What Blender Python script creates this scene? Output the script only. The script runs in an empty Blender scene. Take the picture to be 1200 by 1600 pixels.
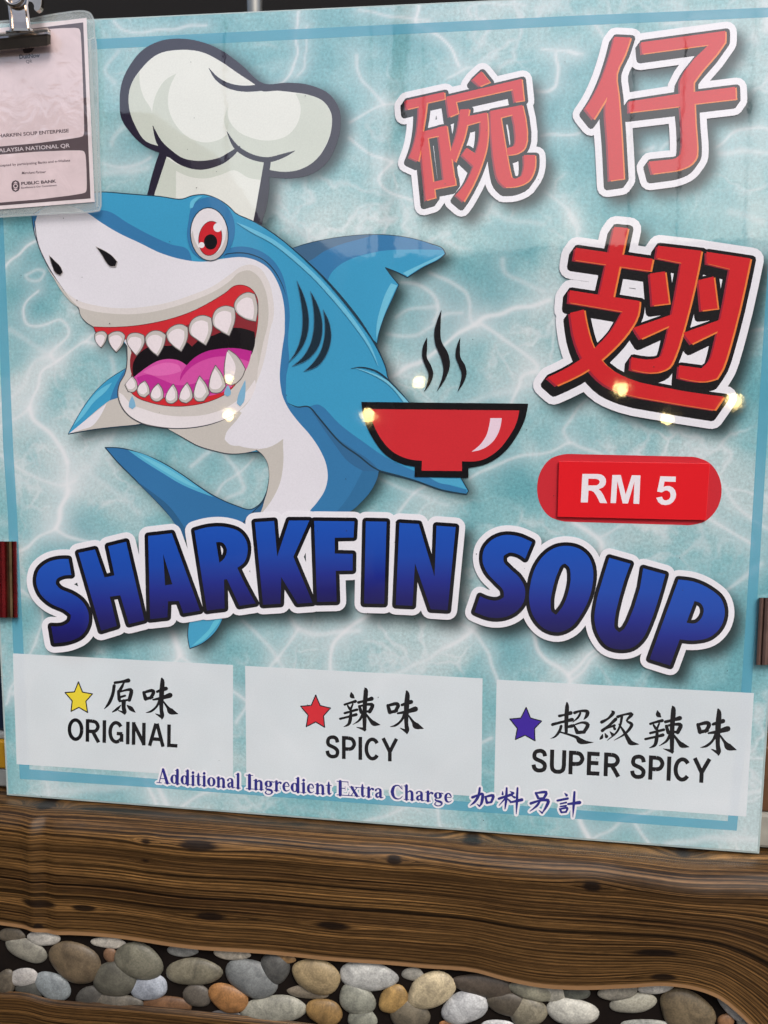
import bpy, math, random
import numpy as np
from mathutils import Vector, Matrix
from mathutils.geometry import delaunay_2d_cdt, tessellate_polygon

SC = bpy.context.scene
COL = SC.collection
random.seed(7)

# ------------------------------------------------------------------ camera
# World: X along the board, Z up the board, the board's printed face is the plane y = 0 and
# faces -Y.  z = 0 is the board's bottom edge (it stands on the table).
F = 1560.0                                     # focal length in photograph pixels
r1 = Vector((10236, 309, -1560)).normalized()  # board's x axis seen from the camera
r2 = Vector((-88, 10787, 1560)); r2 = (r2 - r1 * r2.dot(r1)).normalized()
r3 = r1.cross(r2).normalized()
D = 0.78
CAM = Vector((0.0, -D, 0.0))
def ray(px, py):
    c = Vector((px - 600.0, py - 800.0, F))
    return Vector((r1.dot(c), r3.dot(c), -r2.dot(c)))
_d = ray(8, 1243); _z1 = _d.z * D / _d.y
_d = ray(1188, 1335); _z2 = _d.z * D / _d.y
CAM.z = -(_z1 + _z2) / 2
def P(px, py, h=0.0):
    """point of the plane y = -h that is drawn at photograph pixel (px, py)"""
    d = ray(px, py)
    t = (D - h) / d.y
    return Vector((CAM.x + d.x * t, -h, CAM.z + d.z * t))
cam_d = bpy.data.cameras.new('camera'); cam = bpy.data.objects.new('camera', cam_d); COL.objects.link(cam)
cam_d.sensor_fit = 'VERTICAL'; cam_d.sensor_height = 36; cam_d.lens = 36 * F / 1600
cam_d.clip_start = 0.01; cam_d.clip_end = 200
rx = ray(600 + 1, 800) - ray(600, 800); ru = ray(600, 799) - ray(600, 800); rb = -ray(600, 800)
rx.normalize(); ru.normalize(); rb.normalize()
M = Matrix((rx, ru, rb)).transposed().to_4x4(); M.translation = CAM
cam.matrix_world = M
SC.camera = cam

# ------------------------------------------------------------------ daylight
w = bpy.data.worlds.new('World'); SC.world = w; w.use_nodes = True
nt = w.node_tree; bg = nt.nodes['Background']
sky = nt.nodes.new('ShaderNodeTexSky'); sky.sky_type = 'NISHITA'; sky.sun_disc = False
SUN_EL, SUN_ROT = math.radians(48), math.radians(152)
sky.sun_elevation = SUN_EL; sky.sun_rotation = SUN_ROT
sky.air_density = 1.0; sky.dust_density = 4.0; sky.ozone_density = 0.6
nt.links.new(sky.outputs[0], bg.inputs[0]); bg.inputs[1].default_value = 0.12
sl = bpy.data.lights.new('sun', 'SUN'); sun = bpy.data.objects.new('sun', sl); COL.objects.link(sun)
sl.energy = 1.3; sl.angle = math.radians(25); sl.color = (1.0, 0.98, 0.965)
# direction towards the sun: rotation measured clockwise from +Y
sd = Vector((math.sin(SUN_ROT) * math.cos(SUN_EL), math.cos(SUN_ROT) * math.cos(SUN_EL), math.sin(SUN_EL)))
sun.rotation_euler = sd.to_track_quat('Z', 'Y').to_euler(); sun.location = sd * 5
SC.view_settings.view_transform = 'Standard'; SC.view_settings.look = 'None'
SC.view_settings.exposure = 0.47; SC.view_settings.gamma = 1

# ------------------------------------------------------------------ helpers
def lin(c):
    out = []
    for v in c:
        v = v / 255.0
        out.append(v / 12.92 if v <= 0.04045 else ((v + 0.055) / 1.055) ** 2.4)
    return tuple(out)
def tag(o, label=None, cat=None, group=None, kind=None):
    if label: o['label'] = label
    if cat: o['category'] = cat
    if group: o['group'] = group
    if kind: o['kind'] = kind
    return o
def empty(name, loc, label, cat, group=None):
    o = bpy.data.objects.new(name, None); COL.objects.link(o); o.location = loc
    o.empty_display_size = 0.02
    return tag(o, label, cat, group)
ROOTLOC = {}
def worldloc(o):
    l = Vector((0, 0, 0))
    while o is not None:
        l = l + o.location; o = o.parent
    return l
def link(name, me, mat, parent=None):
    o = bpy.data.objects.new(name, me); COL.objects.link(o)
    if mat: me.materials.append(mat)
    if parent is not None:
        o.parent = parent
    return o
def mesh_from(name, verts, faces, mat, parent=None, smooth=False, origin=None):
    """verts in world space; the object sits at its parent's origin (or at `origin`)"""
    base = worldloc(parent) if parent is not None else (origin if origin is not None else Vector((0, 0, 0)))
    me = bpy.data.meshes.new(name)
    me.from_pydata([tuple(Vector(v) - base) for v in verts], [], faces)
    if smooth: me.polygons.foreach_set('use_smooth', [True] * len(me.polygons))
    me.update()
    o = link(name, me, mat, parent)
    if parent is None: o.location = base
    return o

# ------------------------------------------------------------------ materials
def new_mat(name):
    m = bpy.data.materials.new(name); m.use_nodes = True
    return m, m.node_tree.nodes, m.node_tree.links, m.node_tree.nodes['Principled BSDF']
def N(nodes, t, **kw):
    n = nodes.new(t)
    for k, v in kw.items():
        if k.startswith('i_'):
            n.inputs[k[2:].replace('_', ' ')].default_value = v
        else: setattr(n, k, v)
    return n
COAT_IOR = 2.0
def gloss(nodes, links, b, strength=0.05):
    """the clear sheet over the print: smooth, very slightly wavy"""
    b.inputs['Roughness'].default_value = 0.55
    b.inputs['Specular IOR Level'].default_value = 0.15
    b.inputs['Coat Weight'].default_value = 1.0
    b.inputs['Coat Roughness'].default_value = 0.035
    b.inputs['Coat IOR'].default_value = COAT_IOR
    tc = N(nodes, 'ShaderNodeNewGeometry')
    n1 = N(nodes, 'ShaderNodeTexNoise', i_Scale=55.0, i_Detail=3.0)
    bp = N(nodes, 'ShaderNodeBump', i_Strength=strength, i_Distance=0.0006)
    links.new(tc.outputs['Position'], n1.inputs['Vector'])
    links.new(n1.outputs['Fac'], bp.inputs['Height'])
    links.new(bp.outputs['Normal'], b.inputs['Coat Normal'])
    n2 = N(nodes, 'ShaderNodeTexNoise', i_Scale=16.0, i_Detail=6.0, i_Roughness=.65, i_Distortion=1.2)   # wiped smears
    mp = N(nodes, 'ShaderNodeMapping'); mp.inputs['Scale'].default_value = (.6, 1, 2.2); mp.inputs['Rotation'].default_value = (0, .5, 0)
    mr = N(nodes, 'ShaderNodeMapRange', i_From_Min=.42, i_From_Max=.72, i_To_Min=.02, i_To_Max=.06)
    links.new(tc.outputs['Position'], mp.inputs['Vector']); links.new(mp.outputs[0], n2.inputs['Vector'])
    links.new(n2.outputs['Fac'], mr.inputs['Value']); links.new(mr.outputs[0], b.inputs['Coat Roughness'])
    return tc
_cache = {}
def ink(c, coat=True, alpha=1.0, grain=0.05):
    """printed ink of one colour with the faint mottle of a wide-format print"""
    key = (tuple(c), coat, alpha)
    if key in _cache: return _cache[key]
    m, nd, lk, b = new_mat('ink_%02x%02x%02x' % tuple(int(v) for v in c))
    l = lin(c)
    if coat: geo = gloss(nd, lk, b)
    else:
        geo = N(nd, 'ShaderNodeNewGeometry'); b.inputs['Roughness'].default_value = 0.6
    n = N(nd, 'ShaderNodeTexNoise', i_Scale=900.0, i_Detail=2.0)
    n2 = N(nd, 'ShaderNodeTexNoise', i_Scale=14.0, i_Detail=2.0)
    ad = N(nd, 'ShaderNodeMath', operation='ADD')
    mr = N(nd, 'ShaderNodeMapRange', i_From_Min=0.7, i_From_Max=1.3, i_To_Min=1.0 - grain, i_To_Max=1.0 + grain)
    mx = N(nd, 'ShaderNodeMixRGB', blend_type='MULTIPLY'); mx.inputs[0].default_value = 1.0
    mx.inputs[1].default_value = (*l, 1)
    lk.new(geo.outputs['Position'], n.inputs['Vector']); lk.new(geo.outputs['Position'], n2.inputs['Vector'])
    lk.new(n.outputs['Fac'], ad.inputs[0]); lk.new(n2.outputs['Fac'], ad.inputs[1])
    lk.new(ad.outputs[0], mr.inputs['Value']); lk.new(mr.outputs[0], mx.inputs[2])
    lk.new(mx.outputs[0], b.inputs['Base Color'])
    b.inputs['Alpha'].default_value = alpha
    _cache[key] = m
    return m

BLACK = (16, 14, 18); WHITE = (234, 233, 239)

# ------------------------------------------------------------------ 2-D drawing on the board
def crop(x0, y0, s):
    return lambda pts: [((x0 + p[0] / s), (y0 + p[1] / s)) + tuple(p[2:]) for p in pts]
def cr(p0, p1, p2, p3, n):
    out = []
    for i in range(n):
        t = i / n; t2 = t * t; t3 = t2 * t
        out.append(tuple(0.5 * ((2 * p1[k]) + (-p0[k] + p2[k]) * t + (2 * p0[k] - 5 * p1[k] + 4 * p2[k] - p3[k]) * t2 +
                                (-p0[k] + 3 * p1[k] - 3 * p2[k] + p3[k]) * t3) for k in range(len(p1))))
    return out
def smooth(pts, closed=True, n=5, auto=55):
    """Catmull-Rom through the points, breaking at corners sharper than `auto` degrees"""
    m = len(pts); P2 = [tuple(p[:2]) for p in pts]; corner = [False] * m
    for i in range(m):
        if not closed and i in (0, m - 1): corner[i] = True; continue
        a, b, c = P2[i - 1], P2[i], P2[(i + 1) % m]
        v1 = (b[0] - a[0], b[1] - a[1]); v2 = (c[0] - b[0], c[1] - b[1])
        d = math.degrees(abs(math.atan2(v1[0] * v2[1] - v1[1] * v2[0], v1[0] * v2[0] + v1[1] * v2[1])))
        corner[i] = d > auto
    out = []
    dist = lambda p, q: max(1e-6, math.hypot(p[0] - q[0], p[1] - q[1]))
    def tang(pa, pb, pc):                         # tangent at pb, per unit of length
        da, dc = dist(pa, pb), dist(pb, pc)
        return tuple(((pb[k] - pa[k]) / da * dc + (pc[k] - pb[k]) / dc * da) / (da + dc) for k in (0, 1))
    for i in range(m if closed else m - 1):
        p1, p2 = P2[i], P2[(i + 1) % m]; L = dist(p1, p2)
        t1 = None if corner[i] else tang(P2[i - 1], p1, p2)
        t2 = None if corner[(i + 1) % m] else tang(p1, p2, P2[(i + 2) % m])
        ch = tuple((p2[k] - p1[k]) / L for k in (0, 1))
        if t1 is None and t2 is None: out.append(p1); continue
        # an open end leans into the curve
        if t1 is None: t1 = tuple(1.5 * ch[k] - .5 * t2[k] for k in (0, 1))
        if t2 is None: t2 = tuple(1.5 * ch[k] - .5 * t1[k] for k in (0, 1))
        La = L if corner[i] else min(L, 1.6 * dist(P2[i - 1], p1)); Lb = L if corner[(i + 1) % m] else min(L, 1.6 * dist(p2, P2[(i + 2) % m]))
        for q in range(n):
            t = q / n; h1_ = 2*t**3 - 3*t*t + 1; h2_ = t**3 - 2*t*t + t; h3_ = -2*t**3 + 3*t*t; h4_ = t**3 - t*t
            out.append(tuple(h1_ * p1[k] + h2_ * La * t1[k] + h3_ * p2[k] + h4_ * Lb * t2[k] for k in (0, 1)))
    if not closed: out.append(P2[-1])
    return out
def ellipse(cx, cy, a, b, ang=0, n=28):
    ca, sa = math.cos(math.radians(ang)), math.sin(math.radians(ang))
    return [(cx + a * math.cos(t) * ca - b * math.sin(t) * sa, cy + a * math.cos(t) * sa + b * math.sin(t) * ca)
            for t in [2 * math.pi * i / n for i in range(n)]]
def clean(poly):
    out = []
    for p in poly:
        if not out or (abs(p[0] - out[-1][0]) + abs(p[1] - out[-1][1])) > 0.05: out.append((p[0], p[1]))
    if len(out) > 2 and (abs(out[0][0] - out[-1][0]) + abs(out[0][1] - out[-1][1])) <= 0.05: out.pop()
    return out
def union(polys):
    """union of simple polygons -> (verts, tris)"""
    vs, fs = [], []
    for p in polys:
        p = clean(p)
        if len(p) < 3: continue
        ar = sum(p[i - 1][0] * p[i][1] - p[i][0] * p[i - 1][1] for i in range(len(p)))
        if abs(ar) < 1e-6: continue
        if ar < 0: p = p[::-1]                    # every outline counter-clockwise
        fs.append(list(range(len(vs), len(vs) + len(p)))); vs += [Vector(q) for q in p]
    r = delaunay_2d_cdt(vs, [], fs, 1, 1e-4)
    V = np.array([tuple(v) for v in r[0]]); T = np.array([tuple(f) for f in r[2]])
    if not len(T): return [], []
    C = V[T].mean(axis=1); keep = np.zeros(len(C), bool)
    for f in fs:                                  # keep a triangle only if its middle lies in some outline
        q = np.array([tuple(vs[i]) for i in f]); lo, hi = q.min(0), q.max(0)
        m = np.where(~keep & (C[:, 0] >= lo[0]) & (C[:, 0] <= hi[0]) & (C[:, 1] >= lo[1]) & (C[:, 1] <= hi[1]))[0]
        if not len(m): continue
        x, y = C[m, 0][:, None], C[m, 1][:, None]; a, b = q, np.roll(q, -1, axis=0)
        dy = np.where(np.abs(b[:, 1] - a[:, 1]) < 1e-12, 1e-12, b[:, 1] - a[:, 1])
        cr_ = ((a[:, 1] > y) != (b[:, 1] > y)) & (x < (b[:, 0] - a[:, 0]) * (y - a[:, 1]) / dy + a[:, 0])
        keep[m] |= (cr_.sum(axis=1) % 2 == 1)
    return [tuple(v) for v in V.tolist()], [tuple(t) for t in T[keep].tolist()]
def ccw(vs, t):
    a, b, c = [vs[i] for i in t]
    return (b[0] - a[0]) * (c[1] - a[1]) - (b[1] - a[1]) * (c[0] - a[0]) > 0
def tess(outer, holes=()):
    loops = [clean(outer)] + [clean(h) for h in holes]
    vs = [p for l in loops for p in l]
    tr = tessellate_polygon([[Vector((p[0], p[1], 0)) for p in l] for l in loops])
    return vs, [tuple(t) for t in tr]
def _quad(a, b, r, ea, eb):
    dx, dy = b[0] - a[0], b[1] - a[1]; L = math.hypot(dx, dy); ux, uy = dx / L, dy / L
    a = (a[0] - ux * ea, a[1] - uy * ea); b = (b[0] + ux * eb, b[1] + uy * eb); nx, ny = -uy * r, ux * r
    return [(a[0] + nx, a[1] + ny), (b[0] + nx, b[1] + ny), (b[0] - nx, b[1] - ny), (a[0] - nx, a[1] - ny)]
def capsules(loops, r, closed=True, k=10):
    """a band of half-width r along each line: gentle bends are mitred, sharp ones get a disc"""
    out = []
    for l in loops:
        l = clean(l); n = len(l); ext = [0.0] * n
        for i in range(n):
            if not closed and i in (0, n - 1): continue
            p, a, q = l[i - 1], l[i], l[(i + 1) % n]
            v1 = math.atan2(a[1] - p[1], a[0] - p[0]); v2 = math.atan2(q[1] - a[1], q[0] - a[0])
            d = abs((v2 - v1 + math.pi) % (2 * math.pi) - math.pi)
            if d < .7: ext[i] = r * math.tan(d / 2) + .03
            else: out.append(ellipse(a[0], a[1], r, r, 11, k))
        for i in range(n if closed else n - 1):
            a, b = l[i], l[(i + 1) % n]
            if math.hypot(b[0] - a[0], b[1] - a[1]) > 1e-4: out.append(_quad(a, b, r, ext[i], ext[(i + 1) % n]))
    return out
def fatten(tri, loops, r, k=12):
    vs, ts = tri
    body = [loops[0]] if len(loops) == 1 else [[vs[i] for i in t] for t in ts]
    return union(body + capsules(loops, r, True, k))
def outline_loops(tri):
    vs, ts = tri; cnt = {}
    for t in ts:
        for a, b in ((t[0], t[1]), (t[1], t[2]), (t[2], t[0])):
            cnt[(a, b)] = 1
    nxt = {a: b for (a, b) in cnt if (b, a) not in cnt}
    loops = []
    while nxt:
        a0, b = nxt.popitem(); l = [vs[a0]]
        while b != a0 and b in nxt:
            l.append(vs[b]); b = nxt.pop(b)
        if len(l) > 2: loops.append(l)
    return loops
def edge_band(tri, r, k=8):
    """the same band along every boundary edge of a triangulated shape"""
    vs, ts = tri; E = set(); at = {}
    for t in ts:
        for a, b in ((t[0], t[1]), (t[1], t[2]), (t[2], t[0])): E.add((a, b))
    B = [(a, b) for a, b in E if (b, a) not in E and math.hypot(vs[a][0] - vs[b][0], vs[a][1] - vs[b][1]) > .02]
    for a, b in B:
        an = math.atan2(vs[b][1] - vs[a][1], vs[b][0] - vs[a][0]); at.setdefault(a, []).append(an); at.setdefault(b, []).append(an)
    out, ext = [], {}
    for a, an in at.items():
        d = abs((an[0] - an[-1] + math.pi) % (2 * math.pi) - math.pi)
        if len(an) == 2 and d < .5: ext[a] = r * math.tan(d / 2) + .03
        else: out.append(ellipse(vs[a][0], vs[a][1], r, r, 11, k))
    for a, b in B: out.append(_quad(vs[a], vs[b], r, ext.get(a, 0), ext.get(b, 0)))
    return out
def hull(pts):
    pts = sorted(set((round(p[0], 4), round(p[1], 4)) for p in pts))
    if len(pts) < 3: return pts
    def half(ps):
        h = []
        for p in ps:
            while len(h) > 1 and (h[-1][0] - h[-2][0]) * (p[1] - h[-2][1]) - (h[-1][1] - h[-2][1]) * (p[0] - h[-2][0]) <= 1e-6: h.pop()
            h.append(p)
        return h
    return half(pts)[:-1] + half(pts[::-1])[:-1]
def stroke(pts, n=4, caps=True):
    """brush stroke through (x, y, full width): smooth centre line, varying width"""
    m = len(pts); q = []
    for i in range(m - 1):
        p0 = pts[i - 1] if i else pts[0]; p3 = pts[i + 2] if i + 2 < m else pts[-1]
        q += cr(p0, pts[i], pts[i + 1], p3, n)
    q.append(tuple(pts[-1]))
    L, R = [], []
    for i, (x, y, wd) in enumerate(q):
        a = q[max(0, i - 1)]; b = q[min(len(q) - 1, i + 1)]
        dx, dy = b[0] - a[0], b[1] - a[1]; l = math.hypot(dx, dy) or 1
        wd = max(wd, 0.3)
        L.append((x - dy / l * wd / 2, y + dx / l * wd / 2)); R.append((x + dy / l * wd / 2, y - dx / l * wd / 2))
    quads = [hull([L[i], L[i + 1], R[i + 1], R[i]]) for i in range(len(q) - 1)]
    if caps:
        for (x, y, wd) in (q[0], q[-1]):
            if wd > 1.2: quads.append(ellipse(x, y, wd / 2, wd / 2, 0, 8))
    return quads
LAYER = [0.00010]
STEP = 0.000006
def up(k=1): LAYER[0] += STEP * k; return LAYER[0]
SHADOWS = []                                      # (tri, dx, dy) kept for the soft printed shadow
def lay(name, tri, mat, parent, h=None, label=None, attr=None):
    vs, ts = tri
    h = up() if h is None else h
    base = worldloc(parent)
    me = bpy.data.meshes.new(name)
    W = [P(x, y, h) - base for x, y in vs]
    fs = []
    for t in ts:
        a, b, c = [vs[i] for i in t[:3]]
        cross = (b[0] - a[0]) * (c[1] - a[1]) - (b[1] - a[1]) * (c[0] - a[0])
        if abs(cross) < 1e-7: continue
        fs.append(t if cross < 0 else tuple(reversed(t)))     # face -Y
    me.from_pydata([tuple(v) for v in W], [], fs)
    if attr is not None:
        at = me.attributes.new('tone', 'FLOAT', 'POINT')
        at.data.foreach_set('value', [float(attr(x, y)) for x, y in vs])
    me.update()
    o = link(name, me, mat, parent)
    if label: o['label'] = label
    return o
def blob(name, pts, c, parent, h=None, line=None, lw=0.8, sm=True, mat=None, n=5, auto=55):
    q = smooth(pts, True, n, auto) if sm else pts
    o = lay(name, tess(q), mat or ink(c), parent, h)
    if line is not None:
        vs, ts = union(capsules([q], lw, True, 6))
        me = o.data
        # the thin drawn edge belongs to the same printed shape
        hh = (LAYER[0] if h is None else h) + STEP * 0.5
        base = worldloc(parent)
        import bmesh
        bm = bmesh.new(); bm.from_mesh(me)
        nv = [bm.verts.new(P(x, y, hh) - base) for x, y in vs]
        me.materials.append(ink(line))
        for t in ts:
            a, b, c2 = [vs[i] for i in t]
            cross = (b[0] - a[0]) * (c2[1] - a[1]) - (b[1] - a[1]) * (c2[0] - a[0])
            if abs(cross) < 1e-7: continue
            tt = t if cross < 0 else tuple(reversed(t))
            try:
                f = bm.faces.new([nv[i] for i in tt]); f.material_index = 1
            except ValueError: pass
        bm.to_mesh(me); bm.free()
    return o

CAPH = 0.682
# text in the built-in font, laid along a baseline given in photograph pixels
def text_tri(s, p0, p1, cap, upv=None, offset=0.0, shear=0.0, cap_ref='H'):
    cu = bpy.data.curves.new('t', 'FONT'); cu.body = s; cu.size = 1; cu.offset = offset; cu.resolution_u = 3; cu.shear = shear
    cu.dimensions = '2D'; cu.fill_mode = 'FRONT' if hasattr(cu, 'fill_mode') else cu.fill_mode
    ob = bpy.data.objects.new('t', cu); COL.objects.link(ob)
    dg = bpy.context.evaluated_depsgraph_get(); dg.update()
    me = bpy.data.meshes.new_from_object(ob.evaluated_get(dg))
    vs = [tuple(v.co[:2]) for v in me.vertices]; ts = []
    me.calc_loop_triangles()
    ts = [tuple(t.vertices) for t in me.loop_triangles]
    bpy.data.objects.remove(ob); bpy.data.curves.remove(cu); bpy.data.meshes.remove(me)
    xs = [v[0] for v in vs]; x0, x1 = min(xs), max(xs)
    ch = CAPH
    dx, dy = p1[0] - p0[0], p1[1] - p0[1]; L = math.hypot(dx, dy)
    if upv is None: upv = (dy / L, -dx / L)
    l2 = math.hypot(*upv); upv = (upv[0] / l2, upv[1] / l2)
    out = [(p0[0] + dx * (x - x0) / (x1 - x0) + upv[0] * y / ch * cap, p0[1] + dy * (x - x0) / (x1 - x0) + upv[1] * y / ch * cap) for x, y in vs]
    return out, ts

# ================================================================== THE MENU BOARD
BASE = P(600, 1290, 0); BASE = Vector((BASE.x, 0, 0))
board = empty('menu_board', BASE, 'large printed menu board with a cartoon shark in a chef hat, on the table edge', 'menu board')
TL, TR, BR, BL = P(-42, 41), P(1271, -22), P(1188, 1335), P(8, 1243)
# squared to a true rectangle of the board plane
XL, XR, ZT, ZB = (TL.x + BL.x) / 2 + .001, (TR.x + BR.x) / 2 - .001, (TL.z + TR.z) / 2, 0.0021
def solid_box(name, x0, x1, y0, y1, z0, z1, mat, parent=None, bev=0.0, origin=None):
    import bmesh
    bm = bmesh.new(); bmesh.ops.create_cube(bm, size=1)
    for v in bm.verts:
        v.co = Vector(((x0 + x1) / 2 + v.co.x * (x1 - x0), (y0 + y1) / 2 + v.co.y * (y1 - y0), (z0 + z1) / 2 + v.co.z * (z1 - z0)))
    if bev: bmesh.ops.bevel(bm, geom=bm.edges[:], offset=bev, segments=2, affect='EDGES', profile=.5)
    base = worldloc(parent) if parent is not None else (origin or Vector(((x0 + x1) / 2, (y0 + y1) / 2, z0)))
    for v in bm.verts: v.co -= base
    me = bpy.data.meshes.new(name); bm.to_mesh(me); bm.free()
    o = link(name, me, mat, parent)
    if parent is None: o.location = base
    return o
m_acr, nd, lk, b = new_mat('clear_acrylic_edge')
b.inputs['Base Color'].default_value = (0.42, 0.52, 0.52, 1); b.inputs['Roughness'].default_value = 0.12
b.inputs['IOR'].default_value = 1.5; b.inputs['Coat Weight'].default_value = .6
n_ = N(nd, 'ShaderNodeTexNoise', i_Scale=60.0); g_ = N(nd, 'ShaderNodeNewGeometry'); r_ = N(nd, 'ShaderNodeValToRGB')
r_.color_ramp.elements[0].color = (.25, .34, .34, 1); r_.color_ramp.elements[1].color = (.5, .6, .6, 1)
lk.new(g_.outputs['Position'], n_.inputs['Vector']); lk.new(n_.outputs['Fac'], r_.inputs['Fac']); lk.new(r_.outputs[0], b.inputs['Base Color'])
solid_box('acrylic_sheet', XL - .0022, XR + .0018, 0.0004, 0.0044, 0.0, ZT + .0012, m_acr, board, bev=.0007)

# ---- shapes first, so the soft printed shadow under them can be worked out
cA = crop(20, 780, 10 / 3); c4 = crop(150, 640, 3); cB = crop(370, 760, 10 / 3); cC = crop(720, 800, 5); cD = crop(930, 840, 5)
GLYPH = [
 ('S', cA([(290,312),(305,395),(258,400),(228,418),(224,442),(245,466),(305,492),(362,532),(393,590),(393,650),(360,708),(300,738),(215,750),(200,662),(265,657),(297,634),(302,602),(272,578),(195,542),(145,495),(122,430),(135,370),(185,328),(240,313)]), []),
 ('H', cA([(342,280),(428,262),(478,408),(530,397),(497,245),(590,222),(685,630),(605,650),(560,500),(505,508),(542,660),(460,685)]), []),
 ('A', cA([(705,192),(828,178),(975,580),(888,595),(865,530),(808,532),(805,615),(715,625)]), [cA([(783,285),(831,443),(793,449)])]),
 ('R', c4([(462,568),(530,551),(610,551),(675,575),(706,620),(710,670),(695,715),(662,742),(700,820),(748,908),(672,920),(614,795),(600,797),(603,932),(520,942)]), [c4([(563,622),(593,624),(612,650),(606,690),(578,718)])]),
 ('K', c4([(745,528),(835,522),(849,690),(905,520),(1000,520),(925,690),(1015,905),(945,910),(868,785),(865,910),(783,915)]), []),
 ('F', cB([(403,180),(612,182),(608,266),(510,268),(510,350),(604,352),(603,438),(515,440),(520,600),(418,602)]), []),
 ('I', cB([(672,182),(780,184),(768,612),(663,610)]), []),
 ('N', cB([(847,190),(948,196),(1030,470),(1040,205),(1140,212),(1098,645),(1010,640),(928,400),(915,622),(828,618)]), []),
 ('S', cC([(556,236),(502,366),(445,330),(380,318),(335,343),(335,388),(380,440),(455,510),(500,595),(492,700),(430,780),(340,822),(250,828),(108,782),(150,658),(220,686),(290,690),(336,665),(332,615),(280,555),(200,465),(171,385),(182,290),(240,220),(330,182),(440,188)]), []),
 ('O', cC([(830,265),(920,285),(990,340),(1030,430),(1030,560),(1000,680),(940,800),(860,900),(760,940),(650,910),(570,820),(535,700),(545,560),(590,420),(670,320),(750,275)]), [cC([(815,403),(845,430),(858,500),(842,620),(800,730),(745,802),(712,780),(702,710),(718,600),(758,470),(788,415)])]),
 ('U', cD([(110,158),(275,205),(152,640),(155,710),(188,740),(228,712),(375,240),(548,288),(425,680),(370,790),(290,860),(190,875),(90,845),(25,760),(-5,650),(10,500),(60,320)]), []),
 ('P', cD([(650,328),(770,345),(900,405),(985,480),(1013,580),(985,690),(900,775),(790,803),(660,795),(585,1000),(425,950)]), [cD([(775,497),(822,512),(847,558),(833,622),(788,667),(713,665)])]),
]
letters = []
for ch, o_, hs in GLYPH:
    round_ = ch in 'SOURP'
    au = 50
    q = smooth(o_, True, 4, au) if round_ else o_
    hq = [smooth(h_, True, 4, 60) if ch != 'A' else h_ for h_ in hs]
    tri = tess(q, hq)
    blk = fatten(tri, [q] + hq, 5.8, 14)
    wht = fatten(tri, [q] + hq, 15.0, 18)
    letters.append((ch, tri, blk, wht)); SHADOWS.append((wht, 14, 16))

kA = crop(600, 80, 1200 / 280); kB = crop(890, 20, 4); kC = crop(820, 330, 1200 / 380)
HAN = [
 ('bowl character', kA, [
  [(155,335),(412,278),(415,325),(295,352),(285,440),(270,530),(262,620),(238,742),(178,715),(215,610),(235,500),(242,375),(160,395)],
  [(245,560),(298,560),(352,985),(290,1003)], [(252,547),(428,503),(436,560),(262,595)], [(368,515),(428,503),(485,897),(412,890)], [(315,885),(482,850),(488,900),(325,932)],
  [(600,195),(660,140),(718,212),(650,240)],
  [(425,310),(930,190),(945,335),(885,345),(870,260),(490,345),(505,420),(445,445)],
  [(520,395),(580,392),(572,440),(697,415),(705,520),(695,650),(660,770),(605,900),(542,1012),(490,968),(560,880),(608,775),(530,700),(562,652),(622,690),(648,600),(655,475),(565,500),(550,570),(515,670),(485,748),(440,705),(480,610),(508,500)],
  [(720,405),(935,365),(965,600),(945,660),(900,690),(835,700),(830,655),(880,640),(890,610),(868,430),(790,450),(850,800),(862,850),(890,860),(930,840),(945,790),(945,700),(1020,700),(1015,800),(980,870),(900,910),(820,915),(775,870),(750,780)]]),
 ('small character', kB, [
  [(290,155),(390,160),(355,265),(303,385),(315,520),(330,720),(348,1042),(258,1055),(245,800),(232,600),(245,530),(200,605),(158,672),(105,605),(160,520),(210,415),(260,270)],
  [(455,190),(982,118),(980,190),(785,440),(785,500),(1045,468),(1048,545),(790,575),(797,720),(806,850),(800,910),(770,950),(700,985),(600,1002),(525,1012),(505,935),(600,925),(670,915),(703,890),(712,840),(700,590),(380,628),(378,560),(700,510),(700,430),(880,205),(462,262)]]),
 ('fin character', kC, [
  [(450,82),(517,88),(490,215),(445,430),(375,420)], [(260,185),(640,240),(628,300),(250,245)],
  [(230,395),(575,448),(565,520),(520,600),(440,690),(340,775),(165,865),(120,825),(230,770),(330,700),(430,600),(490,500),(225,455)],
  [(232,507),(300,490),(315,570),(350,680),(410,765),(520,830),(700,875),(990,920),(945,985),(700,945),(500,905),(400,860),(320,780),(260,660)],
  [(665,175),(880,200),(860,310),(800,560),(750,720),(720,775),(660,800),(530,785),(535,725),(640,735),(680,720),(700,660),(780,260),(655,235)],
  [(625,312),(700,302),(720,460),(638,470)], [(545,580),(760,505),(745,560),(580,635)],
  [(905,205),(1122,238),(1040,600),(985,780),(955,830),(900,845),(765,825),(770,765),(880,780),(920,740),(940,680),(1020,290),(905,262)],
  [(865,345),(940,327),(960,485),(878,495)], [(790,605),(1000,530),(985,585),(830,660)]]),
]
def shift(pl, dx, dy): return [[(x + dx, y + dy) for x, y in p] for p in pl]
han = []
for nm, f, pl in HAN:
    pl = [smooth(f(p), True, 3, 40) for p in pl]
    s = {'bowl character': .9, 'small character': 1.0, 'fin character': 1.15}[nm]
    pl = [clean(p) for p in pl]
    # a swept side: the face dragged down and to the left, then given an even edge
    sweep = []
    kb = {'bowl character': 1.0, 'small character': 1.05, 'fin character': 1.25}[nm]
    for k in range(0, 4):
        sweep += shift(pl, -1.9 * k * kb, 2.7 * k * kb)
    face = union(pl)
    sw = union(sweep)
    bl = union(sweep + edge_band(sw, 5.0 * kb, 8))
    wh = union(sweep + edge_band(sw, 5.0 * kb + 10.5 * s, 14))
    han.append((nm, pl, face, bl, wh, s)); SHADOWS.append((wh, 14, 14))

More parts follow.
